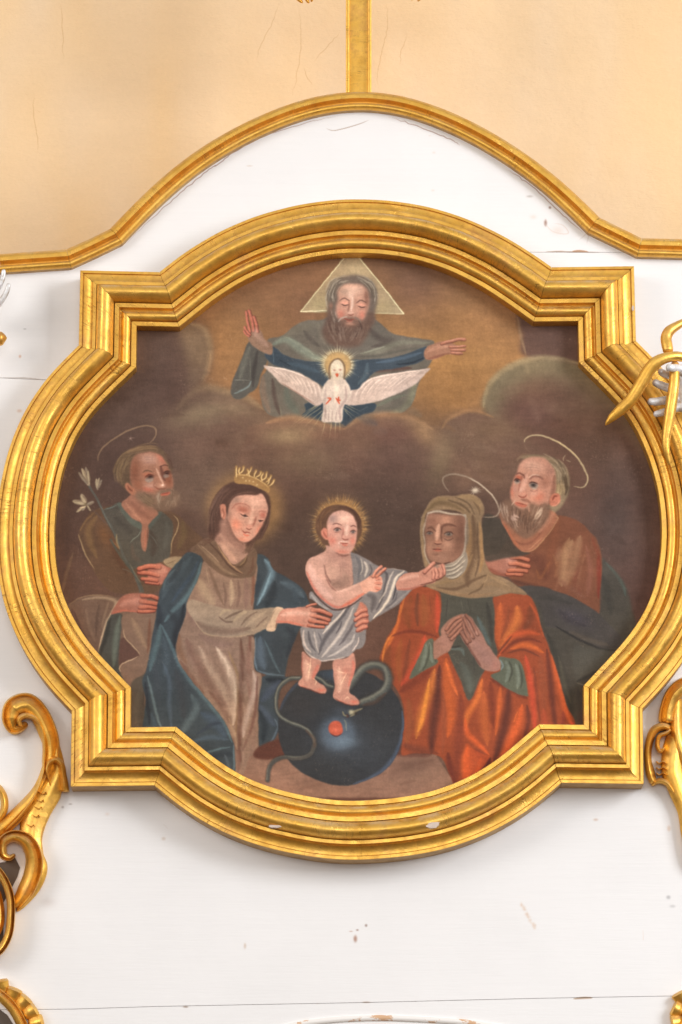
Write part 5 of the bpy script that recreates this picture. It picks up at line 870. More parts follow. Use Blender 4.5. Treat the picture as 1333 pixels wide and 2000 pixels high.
        s(q, w, c, o, 1, clip=m*(1-ins*.98))
    # wimple
    s([(255, 545), (330, 525), (440, 545), (575, 565)], 24, (186, 170, 152), .85, .9, 'n'); s([(250, 545), (225, 640), (212, 700), (222, 800), (225, 900), (265, 980)], 17, (166, 148, 130), .8, .9, 'n'); s([(572, 560), (578, 700), (575, 800), (555, 900), (480, 970), (400, 1000)], 26, (160, 146, 132), .9, .7, 'n'); s([(590, 580), (596, 720), (590, 820)], 22, (126, 110, 96), .7, 1)
    w_ = f([(380, 990), (460, 985), (540, 920), (580, 880), (595, 960), (560, 1060), (480, 1110), (410, 1100), (390, 1050)], (140, 128, 116), 2, keep=True)
    for q in ([(390, 1010), (480, 990), (570, 900)], [(395, 1045), (490, 1020), (580, 940)], [(400, 1080), (480, 1060), (560, 1000)], [(420, 1105), (490, 1098), (550, 1050)]): s(q, 15, (188, 174, 156), .7, .9); s(np.array(q)+[0, 14], 8, (104, 92, 82), .55)
    # face
    fc = f([(250, 560), (330, 548), (440, 560), (565, 575), (566, 700), (560, 840), (530, 910), (460, 965), (370, 985), (290, 960), (245, 900), (232, 780), (232, 660)], (148, 108, 90), 6, keep=True)
    b(400, 600, 64, 46, (182, 134, 112), .85, clip=fc); b(300, 620, 40, 40, (150, 104, 86), .7, clip=fc); b(535, 680, 44, 120, (108, 74, 62), .75, clip=fc); b(510, 830, 44, 84, (116, 82, 68), .7, clip=fc); b(420, 810, 54, 54, (176, 132, 112), .8, clip=fc); b(370, 925, 64, 36, (162, 122, 104), .75, clip=fc); b(262, 820, 26, 50, (158, 116, 96), .7, clip=fc)
    s([(345, 640), (330, 720), (325, 780)], 40, (202, 156, 134), .85, 1, clip=fc); s([(370, 680), (365, 740), (372, 790)], 14, (106, 70, 58), .7, 1, clip=fc)
    s([(370, 720), (375, 660), (430, 640), (500, 660)], 22, (96, 64, 54), .75, 1); s([(240, 680), (275, 664), (320, 700)], 16, (104, 70, 58), .75, 1)
    eye(430, 724, 76, (118, 84, 70), (140, 130, 122), (50, 42, 40), .1); eye(264, 716, 58, (122, 86, 72), (140, 130, 122), (50, 42, 40), .1)
    s([(385, 762), (430, 778), (480, 755)], 9, (84, 58, 50), .6); s([(400, 790), (440, 830), (430, 870)], 6, (168, 130, 108), .5); s([(450, 800), (480, 830)], 5, (170, 134, 112), .5)
    b(335, 790, 34, 20, (176, 124, 102), .9); s([(300, 800), (330, 812), (372, 805)], 10, (86, 50, 44), .8)
    s([(285, 856), (330, 860), (374, 856)], 9, (78, 42, 38), .9); b(335, 868, 30, 9, (176, 96, 78), .8); s([(320, 845), (340, 846), (360, 848)], 8, (176, 100, 80), .6); s([(255, 840), (270, 880)], 6, (92, 64, 54), .5); b(325, 900, 26, 10, (104, 72, 60), .6)
    b(350, 930, 30, 14, (150, 110, 92), .6); s([(300, 965), (370, 985), (450, 968)], 12, (78, 54, 48), .7, 1)
    # halo and star
    s([(435, 365), (395, 310), (378, 250), (410, 215), (480, 205), (560, 220), (660, 265), (750, 330), (820, 410), (860, 480), (868, 530), (840, 570), (780, 580), (720, 575)], 17, (150, 130, 112), .85, .6, 'b'); s([(600, 235), (700, 290), (800, 380), (855, 470)], 10, (196, 178, 156), .7, .8)
    star(660, 345, 62, 15, (188, 172, 152), 12)
def childarm():
    at(560, 930, 4.443)
    a = f([(960, 985), (950, 930), (990, 870), (1060, 838), (1150, 832), (1200, 815), (1240, 850), (1290, 880), (1290, 920), (1200, 945), (1080, 985), (1000, 992)], (186, 132, 114), 2, keep=True)
    s([(980, 900), (1080, 870), (1200, 860)], 34, (200, 152, 134), .8, 1, clip=a); s([(970, 985), (1080, 978), (1200, 942)], 22, (172, 104, 88), .8, 1, clip=a); s([(960, 930), (985, 880), (1040, 842)], 10, (206, 140, 116), .6)
    at(780, 880, 4.443)
    h = f([(170, 1060), (230, 1020), (270, 980), (300, 965), (318, 980), (300, 1010), (340, 990), (360, 985), (395, 990), (400, 1050), (390, 1090), (330, 1120), (270, 1140), (200, 1150)], (184, 130, 112), 2, keep=True)
    fing([(220, 1050), (262, 1010), (300, 975)], 32, (192, 126, 108), (110, 66, 56), (206, 150, 132))
    b(330, 1010, 24, 20, (140, 116, 104), .8)
    for q in ([(375, 990), (392, 1030), (392, 1070)], [(345, 1025), (360, 1060), (358, 1095)], [(315, 1030), (330, 1070), (325, 1105)], [(295, 1045), (302, 1080), (295, 1110)]): fing(q, 24, (192, 128, 110), (118, 70, 60), (208, 150, 130))
    s([(180, 1165), (260, 1150), (340, 1120), (395, 1085)], 9, (96, 58, 48), .8, 1)
def finish():
    global IMG
    h, w = CH, CW
    # unsteady brush edges: warp by a fine noise field
    dx = fnoise(h, w, 12, 11, 3)*1.1; dy = fnoise(h, w, 12, 12, 3)*1.1
    Y, X = np.mgrid[0:h, 0:w].astype(np.float32); x = np.clip(X+dx, 0, w-1.01); y = np.clip(Y+dy, 0, h-1.01)
    xi = x.astype(int); yi = y.astype(int); fx = (x-xi)[..., None]; fy = (y-yi)[..., None]
    A = IMG[yi, xi]*(1-fx)+IMG[yi, xi+1]*fx; B = IMG[yi+1, xi]*(1-fx)+IMG[yi+1, xi+1]*fx
    I = A*(1-fy)+B*fy
    I = blur(I, .5)
    n = fnoise(h, w, 60, 3, 4)*8 + fnoise(h, w, 24, 8, 3)*4 + fnoise(h, w, (5, 22), 4, 3)*5 + fnoise(h, w, (12, 5), 5, 2)*3 + fnoise(h, w, 2.2, 6, 1)*3.5
    I = I*(1+(n/100)[..., None])
    # canvas threads and worn high points
    I = I*(1+.008*np.sin(X*2.1)+.008*np.sin(Y*2.2))[..., None]
    t = np.clip(fnoise(h, w, 40, 21, 3)*1.6-.2, 0, 1)*np.clip(fnoise(h, w, 2.5, 22, 1)-.55, 0, 1)*.7
    I = I+(np.array([190, 160, 135])-I)*t[..., None]
    g = I.mean(2, keepdims=True); bl = np.clip((I[..., 2:3]-I[..., 0:1])/14, 0, 1); I = g+(I-g)*(1.0-.42*bl); I = I*(1+np.clip(g-112, 0, 80)/112*.22); I = I*(1-(1-np.array([1.0, .982, .955]))*(1-bl)); gr = np.clip((I[..., 1:2]-I[..., 0:1])/10, 0, 1)*(1-bl); g = I.mean(2, keepdims=True); I = g+(I-g)*(1-.4*gr)
    # slow drift of hue, old varnish
    v = fnoise(h, w, 160, 31, 2)[..., None]*.035
    I = I*(1+v*np.array([1, .2, -1.2]))
    IMG = np.clip(I, 0, 255).astype(np.float32)
def paint():
    bg(); god(); clouds2(); dove(); joachim(); joseph(); mary2(); mary(); ledge(); anne(); globe(); child(); maryhands(); childarm(); finish()
# ================================================================ the setting: wall
D_BOARD, D_CANVAS, D_WALL = .060, .094, -.40      # the wall stands well behind the altar
def new_sheet(x0, y0, w_, h_, d, fill_):
    global IMG, CX0, CY0, CW, CH
    CX0, CY0, CW, CH = x0, y0, w_, h_
    IMG = np.zeros((h_, w_, 3), np.float32); IMG[:] = fill_; LAY[0] = layer(d)
# --- yellow limewash with its hairline cracks
new_sheet(-70, -220, 1480, 800, D_WALL, (233, 200, 158))
IMG *= (1+.020*fnoise(CH, CW, 150, 41, 3)+.006*fnoise(CH, CW, (5, 40), 42, 3)+.008*fnoise(CH, CW, 5, 43, 2))[..., None]
vv = fnoise(CH, CW, (260, 90), 44, 2)[..., None]; IMG *= 1+vv*np.array([.004, -.012, -.05])
at(0, 0, 1)
CRK = (176, 128, 78)
for q in ([(584, 10), (588, 60), (586, 110), (580, 150), (570, 190)], [(548, 0), (530, 50), (508, 90), (502, 118)], [(753, 0), (757, 30), (754, 70), (744, 110), (738, 150), (742, 178)], [(667, 60), (640, 90), (612, 122)], [(120, 0), (123, 60), (125, 120)], [(68, 180), (66, 220), (74, 270), (74, 300)], [(592, 130), (600, 150), (612, 166)], [(797, 65), (785, 100), (782, 130)], [(1258, 120), (1262, 142)], [(400, 150), (450, 172)]):
    qq = crom(q, 6); qq = qq+rng.randn(len(qq), 2)*.9; s(qq[::1], 1.3, CRK, .36, .8, 'b', raw=True)
for i in range(70):
    x, y = rng.rand()*1333, rng.rand()*480; a = rng.randn()*.6-.6; L = 2+rng.rand()*7
    s([(x, y), (x+L*np.cos(a), y+L*np.sin(a))], 1.6, (160, 112, 64) if rng.rand() < .5 else (246, 220, 172), .5, .8, 'b', raw=True)
for x, y in ((52, 184), (77, 218), (355, 117), (260, 125), (392, 224), (88, 475), (1066, 84), (1170, 190), (1154, 340), (1248, 386), (864, 162), (960, 330)): s([(x-2, y), (x+3, y+3)], 3, (150, 100, 52), .7, .8, 'b', raw=True)
WALL_IMG, wallm = IMG, None
wall_mat, wn, wb, _, wtc = img_mat('yellow_limewash', IMG, .8, 0, .25)
g = node(wn, 'ShaderNodeNewGeometry').outputs['Position']
bump(wn, wb, math_(wn, 'ADD', noise(wn, g, 9, 6, .55), math_(wn, 'MULTIPLY', noise(wn, g, 90, 4, .6, (1, 1, 3)), .12)), .35, .02)
# the wall is laid a little uneven by hand
nx, nz = 60, 50; V = []; xs = np.linspace(-2.6, 2.6, nx); zs = np.linspace(3.6, 8.6, nz)
for z in zs:
    for x in xs: V.append((x, .004*math.sin(x*3.1+z*1.2)+.003*math.sin(z*4-x*2)-D_WALL, z))
Fc = [(j*nx+i, j*nx+i+1, (j+1)*nx+i+1, (j+1)*nx+i) for j in range(nz-1) for i in range(nx-1)]
tag(mesh('wall', V, Fc, wall_mat, None, planar_uv(V, D_WALL)), kind='structure')
# ================================================================ white boarding of the altar
TOP = [[(-130, 506), (0, 496), (130, 487)], [(130, 487), (172, 468), (215, 447)], [(215, 447), (235, 425), (320, 342), (400, 282), (475, 240), (550, 207), (600, 190), (667, 178), (727, 177), (792, 186), (877, 215), (967, 260), (1057, 320), (1117, 370), (1172, 425)], [(1172, 425), (1213, 445), (1254, 465)], [(1254, 465), (1333, 467), (1450, 466)]]
new_sheet(-100, 150, 1560, 1900, D_BOARD, (234, 231, 229))
IMG *= (1+.0045*fnoise(CH, CW, (4, 220), 51, 3)+.012*fnoise(CH, CW, 120, 52, 3))[..., None]
at(0, 0, 1)
WD = (176, 132, 100); GY = (176, 166, 158)
for q, c, w_ in (([(1062, 492), (1090, 491), (1120, 492), (1180, 493)], (150, 120, 100), 1.6), ([(1085, 491), (1100, 490.5)], WD, 3), ([(1118, 491), (1132, 490), (1150, 492)], WD, 4), ([(0, 738), (45, 738), (90, 742)], (170, 158, 148), 1.4), ([(636, 250), (650, 255), (668, 252), (690, 246), (708, 240), (722, 234)], (166, 142, 126), 1.6), ([(640, 243), (648, 250)], (170, 140, 120), 1.6),
                 ([(1065, 430), (1067, 441)], (120, 72, 54), 4), ([(1074, 404), (1075, 407)], (110, 66, 50), 4), ([(1030, 385), (1040, 382)], GY, 3), ([(484, 324), (492, 324)], (206, 186, 170), 4), ([(695, 1829), (694, 1838)], (140, 84, 60), 6), ([(715, 1806), (716, 1809)], (120, 90, 76), 4), ([(684, 1819), (688, 1819)], (170, 120, 96), 3), ([(698, 1816), (699, 1817)], (130, 90, 74), 4), ([(478, 1843), (480, 1852)], (200, 176, 156), 3), ([(1162, 1600), (1166, 1602)], (200, 170, 150), 5), ([(1306, 1614), (1308, 1622)], (216, 188, 166), 5), ([(1256, 1816), (1257, 1836)], (222, 200, 184), 5), ([(1304, 1750), (1308, 1755)], (160, 156, 156), 4), ([(1310, 1772), (1318, 1768)], (190, 186, 184), 3),
                 ([(320, 1852), (340, 1850)], (196, 184, 176), 2), ([(320, 1610), (328, 1618)], (196, 180, 168), 4), ([(318, 1636), (322, 1640)], (206, 188, 172), 4), ([(122, 1575), (124, 1578)], (150, 140, 132), 3), ([(136, 1571), (140, 1570)], (150, 140, 132), 3), ([(75, 1735), (78, 1739)], (160, 150, 142), 3), ([(35, 800), (42, 805)], (210, 176, 156), 3), ([(47, 642), (51, 643)], (150, 146, 142), 2), ([(39, 694), (40, 698)], (206, 150, 120), 4), ([(1120, 1951), (1140, 1949), (1158, 1949)], (168, 138, 112), 4), ([(610, 1961), (625, 1960)], (168, 140, 118), 3), ([(710, 1958), (722, 1957)], (160, 130, 108), 3), ([(360, 1967), (366, 1966)], (120, 90, 70), 4), ([(300, 1968), (400, 1965)], (190, 180, 172), 1.4)):
    q = np.array(q, float)
    if len(q) == 2 and np.ptp(q[:, 0])+np.ptp(q[:, 1]) < 14: b(*q.mean(0), np.ptp(q[:, 0])*.5+w_*.5, np.ptp(q[:, 1])*.5+w_*.3, c, .6, pw=3)
    else: s(q, w_, c, .85, .6, 'b')
for x, y, r in ((1042, 424, 6), (1090, 450, 12), (846, 372, 3), (840, 265, 2), (848, 298, 3), (210, 1590, 4), (1275, 1510, 5)): b(x, y, r, r*.7, (214, 188, 170), .35)
s([(1060, 430), (1080, 452), (1110, 456), (1100, 440), (1080, 436)], 2, (216, 196, 184), .6); s([(1130, 470), (1150, 455), (1146, 478)], 2, (206, 196, 190), .6)
b(95, 1762, 14, 9, (210, 200, 194), .5)
for i in range(26):
    t = rng.rand(); b(1016+t*31+rng.randn()*1.5, 1764+t*50+rng.randn()*1.5, 1.2+rng.rand()*2, 1.5+rng.rand()*2.5, (214, 186, 164), .35)
# brown edge where the paint stops short of the gilt moulding
for q in ([(232, 487), (300, 425), (352, 378), (410, 330), (425, 322), (460, 296), (520, 265), (600, 240), (667, 225)], [(760, 228), (820, 248), (880, 272), (900, 284)], [(990, 330), (1040, 364), (1100, 420), (1140, 455)]):
    q2 = crom(q, 8); q2 = q2+rng.randn(len(q2), 2)*.7; s(q2, 1.6, (140, 104, 92), .75, .7, 'b', raw=True)
for i in range(150):
    x, y = rng.rand()*1333, 230+rng.rand()*1760; L = 1+rng.rand()*5; a = rng.randn()*.3
    s([(x, y), (x+L*np.cos(a), y+L*np.sin(a))], 1.4, (190, 178, 168), .35, .8, 'b', raw=True)
s([(0, 1085), (3, 1120)], 2, (190, 180, 170), .4)
board_mat, bn, bb, _, _t = img_mat('white_painted_board', IMG, .5, 0, .35)
g = node(bn, 'ShaderNodeNewGeometry').outputs['Position']
bump(bn, bb, math_(bn, 'ADD', noise(bn, g, 3, 4), math_(bn, 'MULTIPLY', noise(bn, g, 60, 4, .6, (.25, 1, 4)), .10)), .30, .012)
boards = empty('altar_boarding', W(700, 1100, 0), 'white painted wooden boards backing the framed painting, chipped along their joints', 'altar panel')
def plank(top, bottom, raw=False):
    """a board between two polylines of survey points running left to right"""
    a = [W(x, y, D_BOARD) for x, y in top]; c = [W(x, y, D_BOARD) for x, y in bottom[::-1]]
    ring = np.array(a+c); n = len(ring); cen = ring.mean(0)
    ring[:, 2] += np.where(np.arange(n) < len(a), -.0004, .0004)
    back = ring.copy(); back[:, 1] = -.012
    me_v = list(ring)+list(back)
    f_ = [tuple(range(n))]+[tuple(range(2*n-1, n-1, -1))]+[(i, (i+1) % n, n+(i+1) % n, n+i) for i in range(n)]
    o = mesh('plank', me_v, f_, board_mat, boards, planar_uv(me_v, D_BOARD), smooth=False)
    bv = o.modifiers.new('edge', 'BEVEL'); bv.width = .0006; bv.segments = 1; bv.limit_method = 'ANGLE'
    return o
tp = np.concatenate([crom(q, 6)[:-1] for q in TOP]+[np.array([[1450, 466]])]); tp = tp+np.array([0, 9])
J1 = [(-130, 736), (0, 738), (90, 742), (400, 744), (1000, 560), (1030, 492.5), (1200, 493), (1450, 494)]
J2 = [(-130, 736), (0, 738), (90, 742), (400, 744), (1450, 745)]
J4 = [(-130, 1973), (144, 1971), (300, 1966), (720, 1958), (1050, 1950), (1333, 1945), (1450, 1943)]; J5 = [(-130, 2260), (1450, 2260)]
plank(tp, J1); plank(J1[3:], J2[3:]); plank(J2, J4); plank(J4, J5)
# ================================================================ mouldings
def sweep_frame(pieces, profile, base, h_trace, closed, inward, parent, name, mat, jitter=.0004, gap=.0004):
    """mitred moulding: pieces of survey points along its outer arris, profile of (in-plane offset, height) in survey units"""
    pts, cut = [], [0]
    for q in pieces:
        d = fair(q) if len(q) > 3 else np.asarray(q, float)
        pts.append(d[:-1] if (pts is not None) else d); cut.append(cut[-1]+len(d)-1)
    P_ = np.concatenate(pts+([] if closed else [np.asarray(pieces[-1][-1:], float)]))
    w3 = np.array([W(x, y, base+h_trace*S) for x, y in P_]); p2 = w3[:, [0, 2]]; n = len(p2)
    nxt = np.roll(p2, -1, 0)-p2; prv = p2-np.roll(p2, 1, 0)
    if not closed: nxt[-1] = prv[-1]; prv[0] = nxt[0]
    nxt /= np.linalg.norm(nxt, axis=1)[:, None]; prv /= np.linalg.norm(prv, axis=1)[:, None]
    nn = lambda t: np.stack([t[:, 1], -t[:, 0]], 1)*inward
    m = nn(nxt)+nn(prv); m /= np.linalg.norm(m, axis=1)[:, None]; m /= np.sum(m*nn(nxt), 1)[:, None]
    sl = np.concatenate([[0], np.cumsum(np.linalg.norm(np.diff(np.concatenate([p2, p2[:1]]), axis=0), axis=1))])
    prof = np.array(profile, float)*S; pl = np.concatenate([[0], np.cumsum(np.linalg.norm(np.diff(prof, axis=0), axis=1))])
    out = []; r_ = random.Random(3)
    for a, c in zip(cut[:-1], cut[1:]):
        idx = [(i % n) if closed else i for i in range(a, c+1)]; V, U = [], []; jh = r_.uniform(-jitter, jitter); ph = r_.random()*3
        for k, i in enumerate(idx):
            tdir = np.zeros(2)
            if k == 0: tdir = nxt[i]*gap
            if k == len(idx)-1: tdir = -prv[i]*gap
            wob = 1+.010*math.sin(sl[a+k]*23+ph)+.006*math.sin(sl[a+k]*61+ph*2)
            for (u, h), l_ in zip(prof, pl):
                q = p2[i]+m[i]*u+tdir
                V.append((q[0], -(base+h*wob+(jh if h > .001 else 0)), q[1])); U.append((sl[a+k]+ph, l_))
        K = len(prof); f_ = [(j*K+i, j*K+i+1, (j+1)*K+i+1, (j+1)*K+i) for j in range(len(idx)-1) for i in range(K-1)]
        f_ += [tuple(range(K)), tuple(range((len(idx)-1)*K+K-1, (len(idx)-1)*K-1, -1))]
        o = mesh(name, V, f_, mat, parent, U, sharp=32); o.data.materials.append(OCHRE)
        zmax = base+h_trace*S*.95
        for pl_ in o.data.polygons:
            if abs(pl_.normal.y) < .15 and pl_.area > 0 and len(pl_.vertices) == 4:
                hs = [-(o.data.vertices[i].co.y+(parent.location.y if parent else 0)) for i in pl_.vertices]
                if min(hs) < base+4*S: pl_.material_index = 1
        out.append(o)
    return out
def fair(q):
    """even spacing, then fairing, so the curve runs without flats"""
    d = crom(q, 12); L = np.concatenate([[0], np.cumsum(np.hypot(*np.diff(d, axis=0).T))]); n = max(12, int(L[-1]/9))
    t = np.linspace(0, L[-1], n); d = np.stack([np.interp(t, L, d[:, 0]), np.interp(t, L, d[:, 1])], 1)
    for _ in range(60): d[1:-1] += .5*((d[:-2]+d[2:])/2-d[1:-1])
    return d
def arc_prof(u0, u1, h0, h1, bulge, n=9):
    return [(u0+(u1-u0)*t, h0+(h1-h0)*t+bulge*math.sin(math.pi*t)) for t in np.linspace(0, 1, n)]
def tor(u0, u1, h0, h1, H, n=13):
    c, r = (u0+u1)/2, (u1-u0)/2
    return [(c-r*math.cos(math.pi*t), h0+(h1-h0)*t+H*math.sin(math.pi*t)) for t in np.linspace(0, 1, n)]
# crowning moulding
tm = empty('crowning_moulding', W(700, 300, D_BOARD), 'gilded moulding curving over the top edge of the white altar boards', 'moulding')
TP = [(0, -49), (0, 8), (1, 11)]+arc_prof(2, 11, 12, 20, 2.0, 6)+[(12, 18), (13, 18), (13.4, 27), (20, 27.5), (20.5, 25)]+arc_prof(21, 27, 22, 16, -3, 6)+tor(27, 40, 15, 12, 9, 9)+[(40.5, 0)]
sweep_frame(TOP, TP, D_BOARD, 9, False, 1, tm, 'moulding_length', GOLD)
# picture frame
OUT = [[(154, 674), (157, 527)], [(157, 527), (312, 530.5)],
       [(312, 530.5), (345, 502), (380, 477), (450, 440), (500, 420), (585, 397), (667, 387), (767, 390), (842, 402), (917, 427), (987, 460), (1037, 490), (1078, 521)],
       [(1078, 521), (1239, 519)], [(1239, 519), (1243, 665)],
       [(1243, 665), (1307, 728), (1347, 793), (1377, 860), (1398, 930), (1408, 1010), (1408, 1080), (1399, 1150), (1379, 1216), (1349, 1275), (1307, 1330), (1256, 1384)],
       [(1256, 1384), (1258, 1531)], [(1258, 1531), (1097, 1529)],
       [(1097, 1529), (1050, 1572), (990, 1611), (919, 1644), (860, 1662), (806, 1672), (694, 1681), (638, 1679), (525, 1658), (460, 1637), (401, 1609), (345, 1572), (302, 1534)],
       [(302, 1534), (138, 1536)], [(138, 1536), (140, 1388)],
       [(140, 1388), (90, 1338), (50, 1280), (20, 1220), (0, 1160), (-9, 1080), (-8, 1010), (2, 930), (24, 850), (52, 792), (92, 733), (154, 674)]]
FP = [(0, 0), (0, 38), (.8, 40), (6, 40.5), (6.6, 36.5), (8, 36)]+[(8+19*t, 37.5+12*(1-math.sqrt(max(0, 1-(t*.98)**2)))) for t in np.linspace(0, 1, 9)]+[(27.3, 57), (33.6, 57.5), (34.2, 53)]+tor(34.5, 69, 52, 46, 29, 19)+[(69.5, 45), (70, 45), (70.3, 55), (78.6, 55.5), (79, 47)]+arc_prof(79.2, 84, 45, 43, -2, 4)+tor(84, 101, 42.5, 36, 9, 11)+[(101.4, 32), (102.6, 32), (103, 41), (111, 41.5), (112, 40.5), (112, 3)]
FP = [FP[0]]+[(u, h+18) for u, h in FP[1:]]              # the whole moulding stands on a thick back frame
fr = empty('framed_painting', W(698, 1030, D_BOARD), 'large oil painting of a holy family group in a heavy stepped gilded frame', 'painting')
sweep_frame(OUT, FP, D_BOARD, 59, True, 1, fr, 'frame_moulding', GOLD)
# lost flakes of gilding on the lower rail
chip, cn, cb = newmat('bare_gesso'); cb.inputs['Base Color'].default_value = (.62, .50, .42, 1); cb.inputs['Roughness'].default_value = .8
for x, y, w_, h_ in ((846, 1611, 13, 5.5), (537, 1614, 12, 2.5), (1237, 602, 2.5, 5)):
    dd = D_BOARD+((96 if x > 600 else 92) if x < 1200 else 60)*S
    V = []; r_ = random.Random(int(x)); k = 14
    for i in range(k):
        a = i/k*2*math.pi; rr = .85+.3*r_.random(); q = W(x+w_*rr*math.copysign(abs(math.cos(a))**.6, math.cos(a)), y+h_*rr*math.sin(a)-(w_*.18*math.cos(a) if x < 1200 and x > 800 else 0), dd); V.append(q+np.array([0, -.0008 if i % 2 else .0, 0]))
    back = [v+np.array([0, .012, 0]) for v in V]
    mesh('gesso_chip', V+back, [tuple(range(k))]+[(i, (i+1) % k, k+(i+1) % k, k+i) for i in range(k)], chip, fr, smooth=False)
# canvas
new_sheet(80, 470, 1250, 1140, D_CANVAS, (99, 75, 64))
paint()
canvas_mat, cnn, cbs, cgm, ctc = img_mat('old_oil_paint', IMG, .62, 0, .10)
CANVAS_GAIN = 1.0
cgm.inputs['Value'].default_value = CANVAS_GAIN
g = node(cnn, 'ShaderNodeNewGeometry').outputs['Position']
wv = math_(cnn, 'ADD', noise(cnn, g, 420, 2, .5, (1, 1, .35)), noise(cnn, g, 420, 2, .5, (.35, 1, 1)))
bump(cnn, cbs, math_(cnn, 'ADD', math_(cnn, 'MULTIPLY', wv, .5), math_(cnn, 'MULTIPLY', noise(cnn, g, 26, 5, .65), 1.4)), .30, .0022)
gx = np.linspace(95, 1318, 62); gy = np.linspace(483, 1600, 56)
V = [W(x, y, D_CANVAS+.0015*math.sin(x/190)*math.sin(y/230)) for y in gy for x in gx]; nx = len(gx)
Fc = [(j*nx+i, j*nx+i+1, (j+1)*nx+i+1, (j+1)*nx+i) for j in range(len(gy)-1) for i in range(nx-1)]
from mathutils.geometry import delaunay_2d_cdt
# cut the cloth to lie hidden under the frame's sight edge
op = []
for q in OUT: op += [tuple(p_) for p_ in (fair(q) if len(q) > 3 else np.asarray(q, float))[:-1]]
pw = np.array([W(x, y, D_BOARD+59*S)[[0, 2]] for x, y in op]); m_ = len(pw)
nx_ = np.roll(pw, -1, 0)-pw; pv_ = pw-np.roll(pw, 1, 0); nx_ /= np.linalg.norm(nx_, axis=1)[:, None]; pv_ /= np.linalg.norm(pv_, axis=1)[:, None]
N_ = lambda t: np.stack([t[:, 1], -t[:, 0]], 1)
mm = N_(nx_)+N_(pv_); mm /= np.linalg.norm(mm, axis=1)[:, None]; mm /= np.sum(mm*N_(nx_), 1)[:, None]
inner = pw+mm*(98*S)
V = [(x, -D_CANVAS, z) for x, z in inner]; V2 = [(x, -D_CANVAS+.003, z) for x, z in inner]
mesh('canvas', V+V2, [tuple(range(m_)), tuple(range(2*m_-1, m_-1, -1))]+[(i, (i+1) % m_, m_+(i+1) % m_, m_+i) for i in range(m_)], canvas_mat, fr, planar_uv(V+V2, D_CANVAS), smooth=False)
# ================================================================ gilt cross shaft standing on the crown
cr_ = empty('gilded_cross', W(701, 178, D_BOARD), 'gilded cross shaft standing on the peak of the crowning moulding, cut off above', 'cross')
def box(name, x0, x1, y0, y1, d0, d1, mat, parent, bev=.001):
    V = [W(x, y, d) for d in (d0, d1) for x, y in ((x0, y0), (x1, y0), (x1, y1), (x0, y1))]
    for i in range(4):                                       # keep the plan square to the wall
        V[i] = np.array([V[i+4][0], V[i][1], V[i+4][2]])
    U = [(v[2], v[0]) for v in V]
    o = mesh(name, V, [(0, 1, 2, 3), (7, 6, 5, 4), (0, 4, 5, 1), (1, 5, 6, 2), (2, 6, 7, 3), (3, 7, 4, 0)], mat, parent, U, smooth=False)
    bv = o.modifiers.new('edge', 'BEVEL'); bv.width = bev; bv.segments = 2; return o
box('shaft', 682, 720, -300, 181, .010, .046, GOLD, cr_)
for a, c in ((676, 683), (719, 726)): box('edge_strip', a, c, -300, 181, .008, .056, GOLD, cr_, .0022)
# ================================================================ carved work helpers
def ribbon_mesh(q, wid, hgt, d0, rim=.25, n=12, flute=0):
    """a carved band: survey points, widths and heights along it; domed across, its arris raised"""
    q = np.asarray(q, float); t0 = np.linspace(0, 1, len(q)); c = crom(q, n); t = np.linspace(0, 1, len(c))
    wd = np.interp(t, np.linspace(0, 1, len(wid)), wid); hh = np.interp(t, np.linspace(0, 1, len(hgt)), hgt)
    tg = np.gradient(c, axis=0); tg /= np.linalg.norm(tg, axis=1)[:, None]+1e-9; nr = np.stack([-tg[:, 1], tg[:, 0]], 1)
    prof = [(-1, -1), (-1, .35), (-.93, .62), (-.82, .72), (-.6, .78), (-.35, .95), (0, 1.0), (.35, .95), (.6, .8), (.82, .7), (.93, .58), (1, .35), (1, -1)]
    if rim > 0: prof = [(-1, -1), (-1, .5), (-.95, .8), (-.86, .9), (-.76, .8), (-.66, .62), (-.3, .82), (0, 1), (.3, .98), (.6, .85), (.82, .7), (.95, .5), (1, .3), (1, -1)]
    V, U = [], []; L = 0
    for i in range(len(c)):
        e = min(1, math.sqrt(max(0, 1-(1-min(i, len(c)-1-i)/4.0)**2)) if min(i, len(c)-1-i) < 4 else 1)*.98+.02
        if i: L += np.linalg.norm(c[i]-c[i-1])*S
        for v, h in prof:
            p_ = c[i]+nr[i]*v*wd[i]/2*e
            hz = hh[i]*S*(h if h > 0 else 0)*(.35+.65*e)
            V.append(W(p_[0], p_[1], d0+(hz if h > 0 else -.004))); U.append((L, v*wd[i]*S/2))
    K = len(prof); f_ = [(j*K+i, j*K+i+1, (j+1)*K+i+1, (j+1)*K+i) for j in range(len(c)-1) for i in range(K-1)]
    f_ += [tuple(range(K)), tuple(range(len(c)*K-1, len(c)*K-K-1, -1))]
    return V, f_, U
def ribbon(name, q, wid, hgt, parent, d0=D_BOARD, org=(0, 0, 1), rim=.25, mat=None):
    q = [(org[0]+x/org[2], org[1]+y/org[2]) for x, y in q]
    V, f_, U = ribbon_mesh(q, [x/org[2] for x in wid], hgt, d0, rim)
    return mesh(name, V, f_, mat or GOLD2, parent, U, sharp=50)
